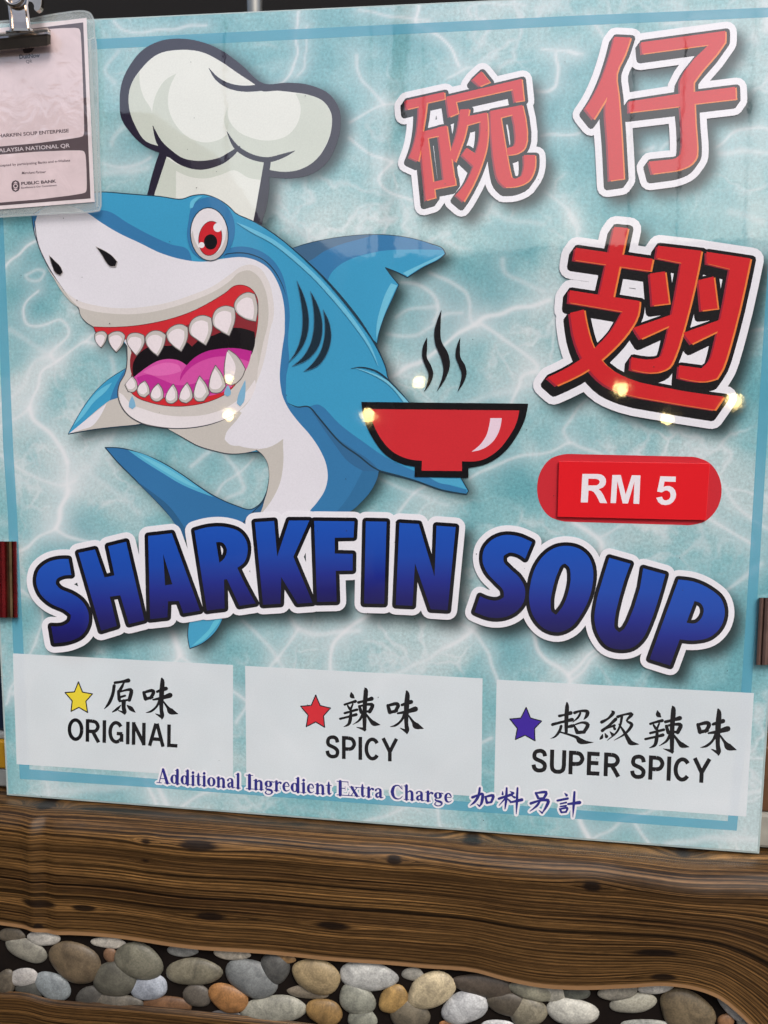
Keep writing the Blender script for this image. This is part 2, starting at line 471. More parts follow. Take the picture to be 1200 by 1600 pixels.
# shark silhouettes (needed for the printed shadow as well)
n2 = crop(0, 300, 3); n3 = crop(350, 300, 3); h1 = crop(180, 50, 1200 / 380); bw = crop(540, 480, 3.75); pc = crop(420, 600, 1200 / 340)
BODY = [(50,336),(80,316),(157,300),(200,303),(250,307),(285,311),(300,306),(318,304),(340,311),(358,323),(368,333),(400,348),(430,367),(460,391),(500,427),(540,471),(570,511),(590,546),(602,572),(607,592),(622,610),(640,630),(680,668),(721,748),(732,767),(729,772),(690,765),(647,750),(592,735),(588,750),(575,770),(545,800),(530,830),(390,830),(405,815),(413,783),(418,763),(421,740),(417,720),(408,708),(383,707),(330,690),(300,600),(200,540),(147,511),(133,502),(126,492),(123,482),(110,467),(90,440),(72,410),(60,383),(53,360)]
DORSAL = n3([(320,265),(380,245),(450,228),(600,205),(720,200),(850,212),(960,240),(1025,265),(1038,290),(1010,315),(940,350),(860,401),(820,380),(757,355),(790,400),(820,435),(790,500),(750,590),(725,670),(718,712),(600,600),(450,400)])
LFIN = n2([(320,1135),(350,1080),(385,1020),(435,950),(495,890),(590,828),(640,860),(700,1080),(640,1092),(560,1100),(450,1112)])
TAIL = c4([(43,178),(110,180),(200,202),(300,243),(400,302),(480,358),(560,408),(650,448),(730,467),(775,435),(800,385),(830,480),(700,700),(600,965),(560,1040),(500,1095),(440,1120),(430,1060),(440,980),(470,800),(420,600),(330,480),(260,405),(180,325),(100,245)])
HAT = h1([(22,350),(30,260),(75,160),(140,85),(230,42),(330,33),(430,50),(520,88),(620,160),(735,255),(850,250),(960,262),(1060,310),(1105,380),(1112,460),(1090,560),(1040,650),(960,705),(870,722),(760,715),(722,930),(680,960),(160,830),(160,800),(218,595),(150,565),(70,490),(28,420)])
JAW = n2([(597,720),(597,800),(588,850),(562,900),(553,945),(562,990),(590,1035),(650,1078),(750,1103),(870,1108),(1000,1085),(1100,1042),(1160,990),(1200,900),(1200,700)])
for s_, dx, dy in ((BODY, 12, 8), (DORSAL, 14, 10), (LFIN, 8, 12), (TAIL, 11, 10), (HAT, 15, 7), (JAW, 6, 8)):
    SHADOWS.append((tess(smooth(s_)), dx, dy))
TEETH_UP = [[(445,665),(460,655),(490,655),(503,670),(495,700),(475,730),(458,712),(445,690)],
 [(508,670),(530,656),(570,657),(587,675),(575,715),(545,752),(522,725),(508,695)],
 [(593,690),(605,668),(640,660),(675,672),(678,700),(665,735),(640,768),(612,735),(597,712)],
 [(682,680),(710,653),(750,652),(778,670),(770,715),(740,770),(700,735),(683,705)],
 [(780,660),(800,635),(850,620),(880,635),(880,680),(850,748),(810,720),(785,690)],
 [(885,640),(900,600),(950,578),(990,590),(995,640),(965,720),(920,690),(890,665)],
 [(995,600),(1010,555),(1060,533),(1100,545),(1103,590),(1075,675),(1030,650),(1000,625)],
 [(1097,530),(1120,490),(1165,470),(1195,480),(1208,540),(1200,607),(1150,595),(1105,560)]]
TEETH_LO = [[(585,905),(600,885),(620,863),(638,885),(645,920),(625,938),(600,935)],
 [(642,930),(652,905),(680,885),(698,915),(702,945),(680,963),(655,955)],
 [(705,960),(712,930),(742,897),(763,930),(765,965),(740,982),(715,975)],
 [(775,970),(787,935),(812,900),(832,940),(832,975),(805,992),(782,985)],
 [(838,970),(848,935),(877,893),(898,930),(902,965),(875,990),(848,982)],
 [(908,960),(914,915),(935,862),(968,905),(982,945),(955,980),(920,978)],
 [(980,925),(985,870),(1010,812),(1043,860),(1058,910),(1030,940),(990,938)],
 [(1052,870),(1055,790),(1070,738),(1112,770),(1150,830),(1130,875),(1085,905),(1058,895)]]
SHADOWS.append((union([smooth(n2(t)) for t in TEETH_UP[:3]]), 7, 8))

# ---- water picture with its light lines: a fine sheet carrying two values per vertex
GX, GY = 470, 500
gx = np.linspace(XL, XR, GX); gz = np.linspace(ZT, ZB, GY)
GXX, GZZ = np.meshgrid(gx, gz)
# board plane -> photograph pixel
def topix(X, Z):
    vx, vy, vz = X - CAM.x, np.full_like(X, D), Z - CAM.z
    cx = r1.x * vx + r3.x * vy - r2.x * vz; cy = r1.y * vx + r3.y * vy - r2.y * vz; cz = r1.z * vx + r3.z * vy - r2.z * vz
    return 600 + F * cx / cz, 800 + F * cy / cz
PX, PY = topix(GXX, GZZ)
CAUS = [  # (width, strength, points)
 (4,.8,[(8,418),(25,402),(38,385),(57,377)]), (5,.5,[(40,430),(55,420),(70,425),(62,438),(45,437),(40,430)]),
 (4,.7,[(60,455),(42,470),(35,490),(45,508),(75,508),(95,500),(105,512),(103,528),(85,545),(78,553),(84,562),(92,560),(115,545),(135,535),(160,540)]),
 (3,.7,[(135,535),(150,522)]), (5,.8,[(92,560),(65,585),(55,610),(45,637)]), (8,.85,[(45,637),(55,658),(80,678),(95,700),(105,722)]),
 (4,.7,[(105,722),(105,765)]), (8,.9,[(105,765),(97,790),(87,822)]), (5,.7,[(87,825),(60,842),(30,862)]), (5,.7,[(85,825),(110,840),(165,852)]),
 (8,.5,[(78,555),(50,570),(38,600),(20,620),(0,635)]), (6,.6,[(45,637),(0,668),(-30,680)]), (9,.35,[(15,515),(40,530),(60,545),(78,555)]),
 (5,.6,[(0,710),(35,735),(65,750),(95,758),(120,753)]), (14,.35,[(105,765),(125,740),(145,720),(165,680)]), (10,.3,[(140,740),(180,770),(215,800)]),
 (4,.6,[(30,920),(50,935),(65,950),(62,990),(45,1025),(20,1075),(10,1100)]), (5,.6,[(90,1015),(60,1050),(20,1085)]), (5,.4,[(45,1060),(45,1100),(60,1170),(80,1250)]),
 (12,.8,[(262,975),(272,995),(281,1022)]), (5,.7,[(281,1025),(240,1070),(225,1100)]), (4,.7,[(281,1025),(330,1060),(385,1095),(440,1150),(480,1200)]),
 (5,.7,[(225,1215),(245,1258)]), (8,.7,[(245,1222),(262,1262)]), (6,.6,[(280,1264),(330,1235),(360,1228)]), (14,.4,[(70,1240),(150,1232),(200,1226)]),
 (9,.6,[(452,962),(468,984),(500,990),(560,985)]), (5,.6,[(468,984),(440,1020),(405,1070),(380,1110),(370,1130)]), (6,.8,[(600,950),(560,968),(535,992),(519,1015),(516,1045)]),
 (6,.5,[(380,970),(420,1010),(445,1050)]), (9,.6,[(760,965),(700,1010),(650,1040),(600,1062),(560,1110)]), (5,.6,[(700,968),(738,985),(757,1010),(768,1035),(778,1065)]),
 (4,.5,[(738,985),(700,1010)]), (7,.75,[(833,975),(836,1005),(852,1030),(888,1055),(888,1090),(882,1125)]), (5,.75,[(888,1056),(930,1015)]), (4,.6,[(893,1062),(940,1018)]),
 (5,.6,[(770,1155),(720,1178),(680,1215),(660,1240)]), (8,.6,[(1080,1255),(1140,1248),(1195,1232)]), (5,.6,[(680,1250),(690,1295)]), (9,.8,[(905,1280),(915,1300),(922,1315)]),
 (4,.6,[(990,1285),(1015,1320)]), (5,.5,[(925,1312),(985,1278),(1040,1262)]), (6,.5,[(560,1290),(640,1262),(690,1250)]), (12,.5,[(1040,1320),(1120,1310),(1180,1312)]),
 (5,.6,[(735,748),(790,718),(860,705),(890,692),(905,698),(940,710)]), (5,.5,[(890,692),(882,670),(900,640),(930,615)]), (8,.8,[(895,815),(930,838),(940,850),(937,868)]),
 (5,.5,[(940,838),(975,820)]), (5,.7,[(1100,805),(1140,830),(1175,850)]), (5,.6,[(1120,740),(1150,790),(1190,820),(1220,840)]),
 (6,.6,[(625,440),(660,448),(680,465),(686,482),(676,500)]), (6,.45,[(618,495),(650,482),(684,480)]), (6,.5,[(605,522),(650,526),(672,512),(692,493),(720,488)]),
 (6,.55,[(670,425),(715,447),(732,465),(735,500),(745,508)]), (7,.8,[(600,592),(655,565),(690,545),(715,522),(745,503),(790,487),(860,470)]),
 (6,.7,[(750,505),(790,532),(840,572),(815,592),(800,630)]), (8,.4,[(785,405),(788,425),(815,440),(850,455)]), (14,.4,[(700,640),(760,620),(830,600)]),
 (4,.7,[(470,10),(462,60),(465,90),(452,118),(432,135),(425,155)]), (3,.5,[(480,40),(478,95),(465,120)]), (5,.6,[(555,85),(562,120),(580,140),(602,165)]),
 (4,.6,[(560,15),(610,25),(670,32)]), (4,.8,[(655,5),(650,35),(680,52),(705,75),(716,102)]), (4,.6,[(700,122),(725,106),(745,108)]), (4,.6,[(545,190),(602,165),(650,160)]),
 (4,.7,[(545,215),(580,242),(612,252)]), (4,.7,[(612,252),(592,282),(612,302),(650,315)]), (5,.7,[(870,85),(872,128),(860,140),(836,142)]), (4,.5,[(737,26),(733,12),(765,6),(820,8)]),
 (4,.6,[(845,75),(900,84)]), (4,.6,[(845,212),(905,208)]), (5,.5,[(850,298),(890,330),(905,360)]), (4,.6,[(180,35),(195,48),(235,50),(320,38)]), (7,.4,[(180,130),(165,110),(185,80)]),
 (12,.4,[(160,270),(190,268),(230,262)]), (4,.5,[(160,255),(195,262),(235,245)]), (8,.4,[(175,225),(190,200),(205,190)]), (12,.4,[(400,300),(430,330),(480,370)]),
 (4,.6,[(920,25),(935,45),(945,60)]), (4,.5,[(1040,40),(1100,25),(1150,22)]), (5,.6,[(1120,230),(1150,205),(1185,198),(1215,210)]), (8,.5,[(1125,240),(1160,236),(1200,238)]),
 (4,.5,[(890,80),(910,84)]), (5,.4,[(1030,235),(1060,215)]), (4,.6,[(890,335),(900,360),(905,380)]), (4,.6,[(1140,535),(1170,520),(1200,512)]), (5,.5,[(830,580),(870,590)]),
 (6,.5,[(1080,900),(1120,930),(1165,900),(1190,880)]), (5,.4,[(540,720),(620,760),(700,790)]), (9,.5,[(600,880),(640,850),(680,820)]), (5,.6,[(620,800),(650,770),(700,720)]),
 (6,.5,[(300,730),(340,700),(380,760),(350,780)]), (4,.5,[(335,772),(375,735),(395,715)]), (8,.4,[(170,690),(190,640),(175,560)]), (5,.35,[(95,350),(120,340)]),
 (6,.5,[(1000,240),(1020,230)]), (6,.5,[(990,150),(1060,140)]), (12,.35,[(1140,330),(1190,345)]), (9,.3,[(740,230),(770,330),(850,350)]), (10,.35,[(230,1160),(200,1110),(140,1100)]),
]
caus = np.zeros_like(PX)
rng = np.random.RandomState(3)
wob = 2.2 * np.sin(PX * .11 + 1.3 * np.sin(PY * .07)) + 1.5 * np.sin(PY * .17 + PX * .05)
QX, QY = PX + wob * .6, PY + wob * .5
for wd, st, pts in CAUS:
    q = []
    for i in range(len(pts) - 1):
        p0 = pts[max(0, i - 1)]; p3 = pts[min(len(pts) - 1, i + 2)]
        q += cr(p0, pts[i], pts[i + 1], p3, 4)
    q.append(pts[-1]); best = np.full(PX.shape, 1e9)
    xs = [p[0] for p in q]; ys = [p[1] for p in q]; mg = wd * 5 + 12
    box = (PX > min(xs) - mg) & (PX < max(xs) + mg) & (PY > min(ys) - mg) & (PY < max(ys) + mg)
    if not box.any(): continue
    bx_, by_ = QX[box], QY[box]; bb = np.full(bx_.shape, 1e9)
    for a, b2 in zip(q[:-1], q[1:]):
        dx, dy = b2[0] - a[0], b2[1] - a[1]; L2 = dx * dx + dy * dy + 1e-9
        t = np.clip(((bx_ - a[0]) * dx + (by_ - a[1]) * dy) / L2, 0, 1)
        bb = np.minimum(bb, np.hypot(bx_ - a[0] - t * dx, by_ - a[1] - t * dy))
    val = st * (0.62 * np.exp(-(bb / (wd * .5)) ** 2) + 0.42 * np.exp(-(bb / (wd * 3.4)) ** 1.4))
    caus[box] = 1 - (1 - caus[box]) * (1 - np.clip(val, 0, 1))
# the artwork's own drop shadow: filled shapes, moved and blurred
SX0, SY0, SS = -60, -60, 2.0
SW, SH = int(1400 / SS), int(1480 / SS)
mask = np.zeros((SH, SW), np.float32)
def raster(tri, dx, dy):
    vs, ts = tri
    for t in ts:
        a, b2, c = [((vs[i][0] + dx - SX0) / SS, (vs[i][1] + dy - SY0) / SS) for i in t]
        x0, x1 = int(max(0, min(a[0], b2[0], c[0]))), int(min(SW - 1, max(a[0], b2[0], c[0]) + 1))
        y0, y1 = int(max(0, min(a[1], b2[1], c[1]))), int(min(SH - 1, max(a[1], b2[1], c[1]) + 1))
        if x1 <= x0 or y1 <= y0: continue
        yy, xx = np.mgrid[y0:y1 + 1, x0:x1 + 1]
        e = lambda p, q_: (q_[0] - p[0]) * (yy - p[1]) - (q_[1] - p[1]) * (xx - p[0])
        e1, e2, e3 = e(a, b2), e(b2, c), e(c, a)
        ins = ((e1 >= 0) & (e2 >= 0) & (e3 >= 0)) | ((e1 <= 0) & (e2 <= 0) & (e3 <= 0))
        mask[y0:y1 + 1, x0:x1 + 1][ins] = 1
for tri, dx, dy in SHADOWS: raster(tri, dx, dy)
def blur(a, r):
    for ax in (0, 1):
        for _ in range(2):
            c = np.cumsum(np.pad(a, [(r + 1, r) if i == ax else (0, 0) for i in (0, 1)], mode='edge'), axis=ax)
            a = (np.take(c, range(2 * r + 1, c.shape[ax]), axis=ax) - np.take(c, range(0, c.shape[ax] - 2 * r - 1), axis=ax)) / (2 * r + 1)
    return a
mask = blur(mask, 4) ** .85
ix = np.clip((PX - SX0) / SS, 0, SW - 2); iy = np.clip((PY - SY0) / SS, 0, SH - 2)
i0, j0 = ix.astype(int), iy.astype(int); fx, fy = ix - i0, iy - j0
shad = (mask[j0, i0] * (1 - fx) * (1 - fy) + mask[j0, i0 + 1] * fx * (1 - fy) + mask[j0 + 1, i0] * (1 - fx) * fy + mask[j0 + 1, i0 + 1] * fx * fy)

m_water, nd, lk, b = new_mat('printed_water')
geo = gloss(nd, lk, b)
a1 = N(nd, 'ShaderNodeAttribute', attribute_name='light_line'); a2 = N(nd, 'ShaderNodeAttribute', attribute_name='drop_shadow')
nA = N(nd, 'ShaderNodeTexNoise', i_Scale=9.0, i_Detail=3.0, i_Roughness=.5, i_Distortion=.6)
nB = N(nd, 'ShaderNodeTexNoise', i_Scale=420.0, i_Detail=3.0, i_Roughness=.75)
nC = N(nd, 'ShaderNodeTexNoise', i_Scale=70.0, i_Detail=4.0, i_Roughness=.6)
for n in (nA, nB, nC): lk.new(geo.outputs['Position'], n.inputs['Vector'])
rA = N(nd, 'ShaderNodeValToRGB'); e = rA.color_ramp.elements
e[0].position = .36; e[0].color = (*lin((106, 168, 177)), 1); e[1].position = .66; e[1].color = (*lin((180, 204, 206)), 1)
el = e.new(.49); el.color = (*lin((136, 186, 192)), 1)
sumn = N(nd, 'ShaderNodeMath', operation='MULTIPLY_ADD'); sumn.inputs[1].default_value = .22
lk.new(nC.outputs['Fac'], sumn.inputs[0]); 
sb = N(nd, 'ShaderNodeMath', operation='SUBTRACT'); sb.inputs[1].default_value = .11; lk.new(nA.outputs['Fac'], sb.inputs[0]); lk.new(sb.outputs[0], sumn.inputs[2])
lk.new(sumn.outputs[0], rA.inputs['Fac'])
mrB = N(nd, 'ShaderNodeMapRange', i_From_Min=.3, i_From_Max=.7, i_To_Min=.78, i_To_Max=1.22); lk.new(nB.outputs['Fac'], mrB.inputs['Value'])
mB = N(nd, 'ShaderNodeMixRGB', blend_type='MULTIPLY'); mB.inputs[0].default_value = 1; lk.new(rA.outputs[0], mB.inputs[1]); lk.new(mrB.outputs[0], mB.inputs[2])
vo = N(nd, 'ShaderNodeTexVoronoi', feature='DISTANCE_TO_EDGE', i_Scale=21.0); wn = N(nd, 'ShaderNodeTexNoise', i_Scale=22.0, i_Detail=3.0)
wm = N(nd, 'ShaderNodeMixRGB', blend_type='LINEAR_LIGHT'); wm.inputs[0].default_value = .045; lk.new(geo.outputs['Position'], wn.inputs['Vector']); lk.new(geo.outputs['Position'], wm.inputs[1]); lk.new(wn.outputs['Color'], wm.inputs[2]); lk.new(wm.outputs[0], vo.inputs['Vector'])
vr = N(nd, 'ShaderNodeMapRange', i_From_Min=0.0, i_From_Max=.10, i_To_Min=.5, i_To_Max=0.0); lk.new(vo.outputs['Distance'], vr.inputs['Value'])
vk = N(nd, 'ShaderNodeMapRange', i_From_Min=.42, i_From_Max=.62); lk.new(nA.outputs['Fac'], vk.inputs['Value'])
vm = N(nd, 'ShaderNodeMath', operation='MULTIPLY'); lk.new(vr.outputs[0], vm.inputs[0]); lk.new(vk.outputs[0], vm.inputs[1])
vx = N(nd, 'ShaderNodeMath', operation='MAXIMUM'); lk.new(vm.outputs[0], vx.inputs[0]); lk.new(a1.outputs['Fac'], vx.inputs[1])
mL = N(nd, 'ShaderNodeMixRGB'); lk.new(vx.outputs[0], mL.inputs[0]); lk.new(mB.outputs[0], mL.inputs[1]); mL.inputs[2].default_value = (*lin((230, 233, 236)), 1)
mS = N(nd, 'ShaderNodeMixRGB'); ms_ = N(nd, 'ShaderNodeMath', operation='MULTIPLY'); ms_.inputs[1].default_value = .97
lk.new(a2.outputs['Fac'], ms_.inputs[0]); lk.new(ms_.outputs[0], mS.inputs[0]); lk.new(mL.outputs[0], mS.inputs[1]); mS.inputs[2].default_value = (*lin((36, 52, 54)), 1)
lk.new(mS.outputs[0], b.inputs['Base Color'])

me = bpy.data.meshes.new('water_picture')
V = np.stack([GXX - BASE.x, np.zeros_like(GXX), GZZ - BASE.z], -1).reshape(-1, 3)
idx = np.arange(GX * GY).reshape(GY, GX)
Q = np.stack([idx[1:, :-1], idx[1:, 1:], idx[:-1, 1:], idx[:-1, :-1]], -1).reshape(-1, 4)
me.vertices.add(len(V)); me.vertices.foreach_set('co', V.ravel())
me.loops.add(Q.size); me.loops.foreach_set('vertex_index', Q.ravel())
me.polygons.add(len(Q)); me.polygons.foreach_set('loop_start', np.arange(0, Q.size, 4)); me.polygons.foreach_set('loop_total', np.full(len(Q), 4))
me.update(calc_edges=True)
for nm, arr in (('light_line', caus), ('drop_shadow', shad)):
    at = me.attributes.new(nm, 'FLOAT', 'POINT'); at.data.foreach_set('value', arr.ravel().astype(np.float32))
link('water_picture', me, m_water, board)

# ---- blue border line and the three pale flavour panels
def strip(a, b2):   # two polylines
    return a + b2[::-1]
m_str = ink((98, 184, 212), True, .56)
lay('border_stripe', union([
  strip([(-20,70),(150,61),(400,48.5),(900,24.5),(1241,10)], [(-7,86),(150,77),(400,65),(900,40),(1225,26)]),
  [(-20,70),(-7,70),(5,340),(20.6,700),(27,810),(36,1000),(46,1202),(31,1217),(20,1000),(12,800),(5,700),(-8,340)],
  [(31,1217),(46,1202),(230,1216),(720,1252),(920,1267),(1137,1283),(1151,1298),(920,1281),(720,1267),(230,1230)],
  [(1241,10),(1225,26),(1184,662),(1171,880),(1158,1080),(1137,1283),(1151,1298),(1174,1080),(1187,880),(1200,662)]]), m_str, board, h=.00004)
m_pan = ink((240, 246, 250), True, .74)
for q in ([(20,1021),(364,1039),(364,1216),(26,1194)], [(383,1040.5),(754,1060),(752,1245),(385,1217.5)], [(776,1062),(1178,1083),(1166,1276),(772,1247)]):
    lay('flavour_panel', ([q[0], q[1], q[2], q[3]], [(0, 1, 2), (0, 2, 3)]), m_pan, board, h=.00007)
badge = crop(820, 690, 1200 / 330)
lay('price_badge', tess(smooth(badge([(262,70.5),(240,70.5),(150,95),(92,165),(70,260),(85,350),(140,425),(225,454),(250,455.5),(910,474.5),(930,475),(1020,455),(1090,385),(1118,290),(1100,190),(1045,118),(960,87),(935,86)]), True, 5, 80)), ink((203, 44, 54)), board, h=.00007, label='red pill shaped price badge')

# ================================================================== the shark
LN = (38, 62, 78)
BL1, BL2, BL3 = (62, 156, 198), (56, 122, 172), (72, 104, 130)
CY = (104, 190, 220); W_ = (226, 224, 231); G1 = (212, 206, 202); G2 = (198, 193, 186)
shark = bpy.data.objects.new('shark_picture', None); COL.objects.link(shark); shark.parent = board; shark['label'] = 'grinning blue cartoon shark wearing a white chef hat'
up(4)
blob('pectoral_fin', LFIN, G2, shark, line=LN)
blob('fin_shading', n2([(322,1133),(500,990),(470,1050),(430,1098),(380,1115)]), W_, shark)
blob('fin_shading', n2([(320,1135),(350,1080),(385,1020),(435,950),(495,890),(592,828),(600,900),(590,945),(515,977),(470,1010),(400,1070)]), BL1, shark)
blob('fin_shading', n2([(515,977),(530,930),(560,870),(585,830),(640,840),(620,935),(560,962)]), BL2, shark)
blob('fin_highlight', n2([(345,1095),(395,1010),(470,925),(525,893),(500,930),(440,985),(390,1050)]), CY, shark)
blob('tail_fin', TAIL, (54, 116, 168), shark, line=LN)
blob('fin_highlight', c4([(150,190),(220,208),(300,245),(400,305),(480,362),(550,410),(480,385),(400,350),(300,290),(220,240)]), (88, 176, 210), shark)
blob('fin_highlight', c4([(190,205),(300,255),(400,315),(480,370),(430,352),(320,290),(240,240)]), (112, 196, 220), shark)
blob('fin_shading', c4([(190,335),(260,385),(340,450),(420,560),(470,640),(430,620),(330,480),(260,405)]), (48, 98, 140), shark)
blob('fin_shading', c4([(690,530),(745,470),(785,430),(800,385),(812,430),(790,500),(760,560),(700,560)]), (48, 98, 140), shark, line=LN)
blob('fin_shading', c4([(470,900),(600,960),(560,1038),(500,1092),(440,1118),(432,1060),(442,980)]), (70, 162, 200), shark)
blob('fin_highlight', c4([(555,990),(590,975),(545,1040),(500,1085),(450,1108),(490,1070),(530,1030)]), (96, 190, 215), shark)

blob('dorsal_fin', DORSAL, BL1, shark, line=LN)
blob('fin_shading', n3([(322,265),(380,246),(450,229),(600,206),(720,201),(850,213),(960,241),(1030,272),(960,270),(850,270),(760,274),(680,288),(600,312),(535,348),(500,385),(485,420),(400,330)]), BL2, shark)
blob('fin_shading', n3([(322,265),(380,246),(450,229),(600,206),(700,202),(640,220),(540,248),(470,278),(410,318),(380,330)]), (66, 104, 138), shark)
blob('fin_highlight', n3([(838,380),(900,350),(960,322),(1032,290),(1000,315),(930,350),(860,395)]), (112, 192, 220), shark)
blob('fin_highlight', n3([(783,428),(812,438),(785,495),(750,580),(724,660),(714,690),(716,620),(735,540),(760,470)]), (112, 192, 220), shark)

# hat, drawn behind the head
blob('chef_hat', HAT, (40, 34, 52), shark)
HC, HS = (226, 229, 222), (204, 211, 200)
blob('hat_band', h1([(247,612),(340,640),(400,640),(520,640),(600,590),(680,610),(735,640),(722,720),(680,940),(420,960),(190,830),(196,790)]), HC, shark)
blob('hat_shading', h1([(247,612),(300,650),(400,670),(520,640),(605,585),(680,620),(738,640),(720,730),(660,720),(585,682),(520,705),(450,722),(370,715),(300,685),(300,820),(190,820)]), HS, shark)
blob('hat_puff', h1([(66,350),(75,270),(130,180),(210,110),(320,88),(430,100),(520,145),(600,200),(692,262),(720,290),(800,290),(880,298),(960,312),(1030,345),(1065,400),(1068,470),(1040,560),(980,640),(900,682),(830,690),(760,680),(765,640),(700,620),(640,600),(600,572),(540,610),(460,633),(380,635),(300,610),(245,575),(210,560),(150,535),(95,450)]), HC, shark)
blob('hat_shading', h1([(120,195),(122,260),(140,320),(180,390),(182,450),(200,520),(212,562),(150,538),(100,465),(68,370),(75,270)]), HS, shark)
blob('hat_shading', h1([(302,205),(265,290),(262,370),(300,460),(370,525),(450,545),(520,528),(560,498),(600,570),(540,608),(460,632),(380,634),(300,608),(225,560),(192,500),(182,400),(205,300),(250,235)]), HS, shark)
blob('hat_shading', h1([(556,368),(560,430),(600,485),(680,525),(770,535),(850,510),(900,450),(915,370),(890,305),(960,312),(1030,345),(1066,410),(1066,480),(1035,565),(980,640),(900,682),(830,690),(760,680),(768,632),(700,618),(640,590),(600,560),(560,505),(538,450)]), HS, shark)
for st in ([(462,178,2),(500,228,18),(560,265,26),(640,280,30),(740,272,34)], [(185,462,2),(215,540,26),(260,590,32),(330,640,36),(420,658,44),(510,640,36),(570,605,28),(612,568,12)],
           [(550,490,2),(590,560,22),(640,600,26),(700,624,26),(760,630,26),(830,610,20),(888,586,2)]):
    lay('hat_line', union(stroke(h1([(a, b2) for a, b2, c in st]) and [(180 + a / 3.158, 50 + b2 / 3.158, c / 3.158) for a, b2, c in st], 5)), ink((40, 34, 52)), shark)
for q in ([(222,590),(262,590),(190,810),(155,810)], [(735,635),(768,640),(724,950),(680,950)]): lay('hat_line', union([h1(q)]), ink((40, 34, 52)), shark)

blob('body', BODY, BL1, shark, line=LN)
# lower flank and fin underside
blob('body_shading', [(437,567),(442,533),(448,545),(447,600),(448,625),(455,634),(470,636),(483,635),(497,632),(505,636),(530,662),(567,690),(602,714),(650,737),(700,757),(729,765),(729,771),(690,764),(647,749),(592,734),(588,750),(575,770),(545,800),(530,828),(400,828),(440,700),(430,620)], BL2, shark)
blob('fin_highlight', pc([(880,512),(960,520),(1052,522),(1090,580),(1020,560),(940,545)]), (80, 168, 205), shark)
blob('body_shading', pc([(222,128),(300,220),(380,300),(480,370),(560,425),(603,478),(580,560),(520,640),(440,705),(375,705),(450,610),(520,480),(440,430),(360,330)]), (54, 106, 150), shark)
blob('body_shading', pc([(515,480),(603,482),(575,570),(500,660),(440,706),(378,706),(450,605)]), (52, 112, 158), shark)
lay('drawn_line', union(stroke([(450 , 630, .6), (465, 636, 1.8), (483, 636, 2.2), (500, 655, 2.6), (530, 690, 2.6), (560, 712, 2.6), (592, 735, 2.4), (647, 751, 2), (690, 766, 2), (729, 773, 1)], 5)), ink(LN), shark)
blob('gill_shade', n3([(305,795),(300,700),(308,560),(295,470),(270,380),(220,310),(150,268),(60,256),(0,272),(0,312),(90,308),(150,322),(210,360),(250,420),(275,500),(285,600),(275,700),(262,800),(258,880),(275,960),(300,1000),(285,900)]), BL2, shark)
lay('drawn_line', union(stroke([(337, 402, .5), (360, 396, 1.6), (385, 396, 1.8), (410, 405, 1.8), (428, 422, 1.6), (441, 445, 1.2), (446, 460, .4)], 5)), ink(LN), shark)
blob('head_shading', n2([(148,108),(190,92),(165,190),(152,130)]), BL2, shark)
blob('head_shading', n2([(400,95),(500,88),(600,146),(700,200),(800,245),(880,270),(900,325),(850,318),(750,290),(650,238),(560,198),(480,152)]), BL2, shark)
# pale face, throat and belly in one sweep
FACE = [(54,353),(63,330),(83,321),(110,322),(133,331),(160,349),(187,365),(217,379),(250,395),(283,405),(317,409),(350,404),(380,402),(400,407),(420,420),(433,440),(442,467),(445,500),(442,533),(437,567),(436,593),(442,620),(450,637),(467,660),(483,678),(500,703),(510,727),(512,747),(507,767),(497,783),(483,800),(470,826),(398,828),(405,812),(413,783),(419,763),(421,740),(417,720),(408,708),(400,703),(383,707),(357,709),(337,705),(310,697),(283,682),(267,672),(240,640),(210,560),(180,520),(147,511),(133,502),(126,492),(123,482),(110,467),(90,440),(72,410),(60,383)]
blob('face', FACE, W_, shark)
lay('drawn_line', union(capsules([smooth([(54,345),(60,383),(72,410),(90,440),(110,467),(123,482),(126,492),(133,502),(147,511)], False)], .7, False, 6) + capsules([smooth([(267,672),(283,682),(310,697),(337,705),(357,709),(383,707),(402,700),(418,690),(427,682)], False)], .7, False, 6) + capsules([smooth([(400,703),(408,708),(417,720),(421,740),(419,763),(412,790)], False)], .7, False, 6)), ink((70, 72, 80)), shark)
blob('belly_shading', c4([(755,190),(800,165),(850,115),(892,65),(878,130),(878,250),(862,345),(820,430),(765,500),(790,430),(805,370),(812,300),(800,240),(775,205)]), G2, shark)
blob('throat_shading', c4([(320,80),(400,125),(480,168),(560,193),(620,205),(700,202),(755,188),(800,160),(832,128),(770,152),(690,168),(630,165),(603,140),(610,110),(650,60),(690,20),(600,-30),(350,40)]), G2, shark)
# snout underside and the grey around the mouth
blob('snout_shading', n2([(215,345),(250,400),(300,460),(370,510),(450,532),(560,545),(680,538),(800,515),(900,482),(1000,440),(1080,385),(1130,350),(1170,340),(1215,355),(1255,410),(1280,500),(1283,580),(1265,660),(1245,760),(1220,850),(1200,900),(1180,960),(1120,1030),(1000,900),(700,700),(440,632),(400,605),(378,577),(370,545),(330,500),(270,420)]), (220, 214, 212), shark)
blob('snout_shading', n2([(245,390),(300,480),(350,530),(420,555),(500,568),(640,572),(780,548),(900,510),(1000,468),(1080,415),(1120,378),(1170,368),(1210,395),(1240,450),(1258,540),(1255,620),(1235,700),(1215,800),(1195,880),(1170,960),(1120,1030),(1000,900),(700,700),(440,632),(400,605),(378,577),(370,545),(330,500)]), G2, shark)
blob('lower_jaw', JAW, (205, 199, 194), shark)
lay('drawn_line', union(capsules([smooth(n2([(590,722),(595,800),(586,850),(560,900),(552,945),(562,990),(590,1035),(650,1078),(750,1103),(870,1108),(1000,1085),(1100,1042)]), False)], .8, False, 6)), ink((70, 72, 80)), shark)
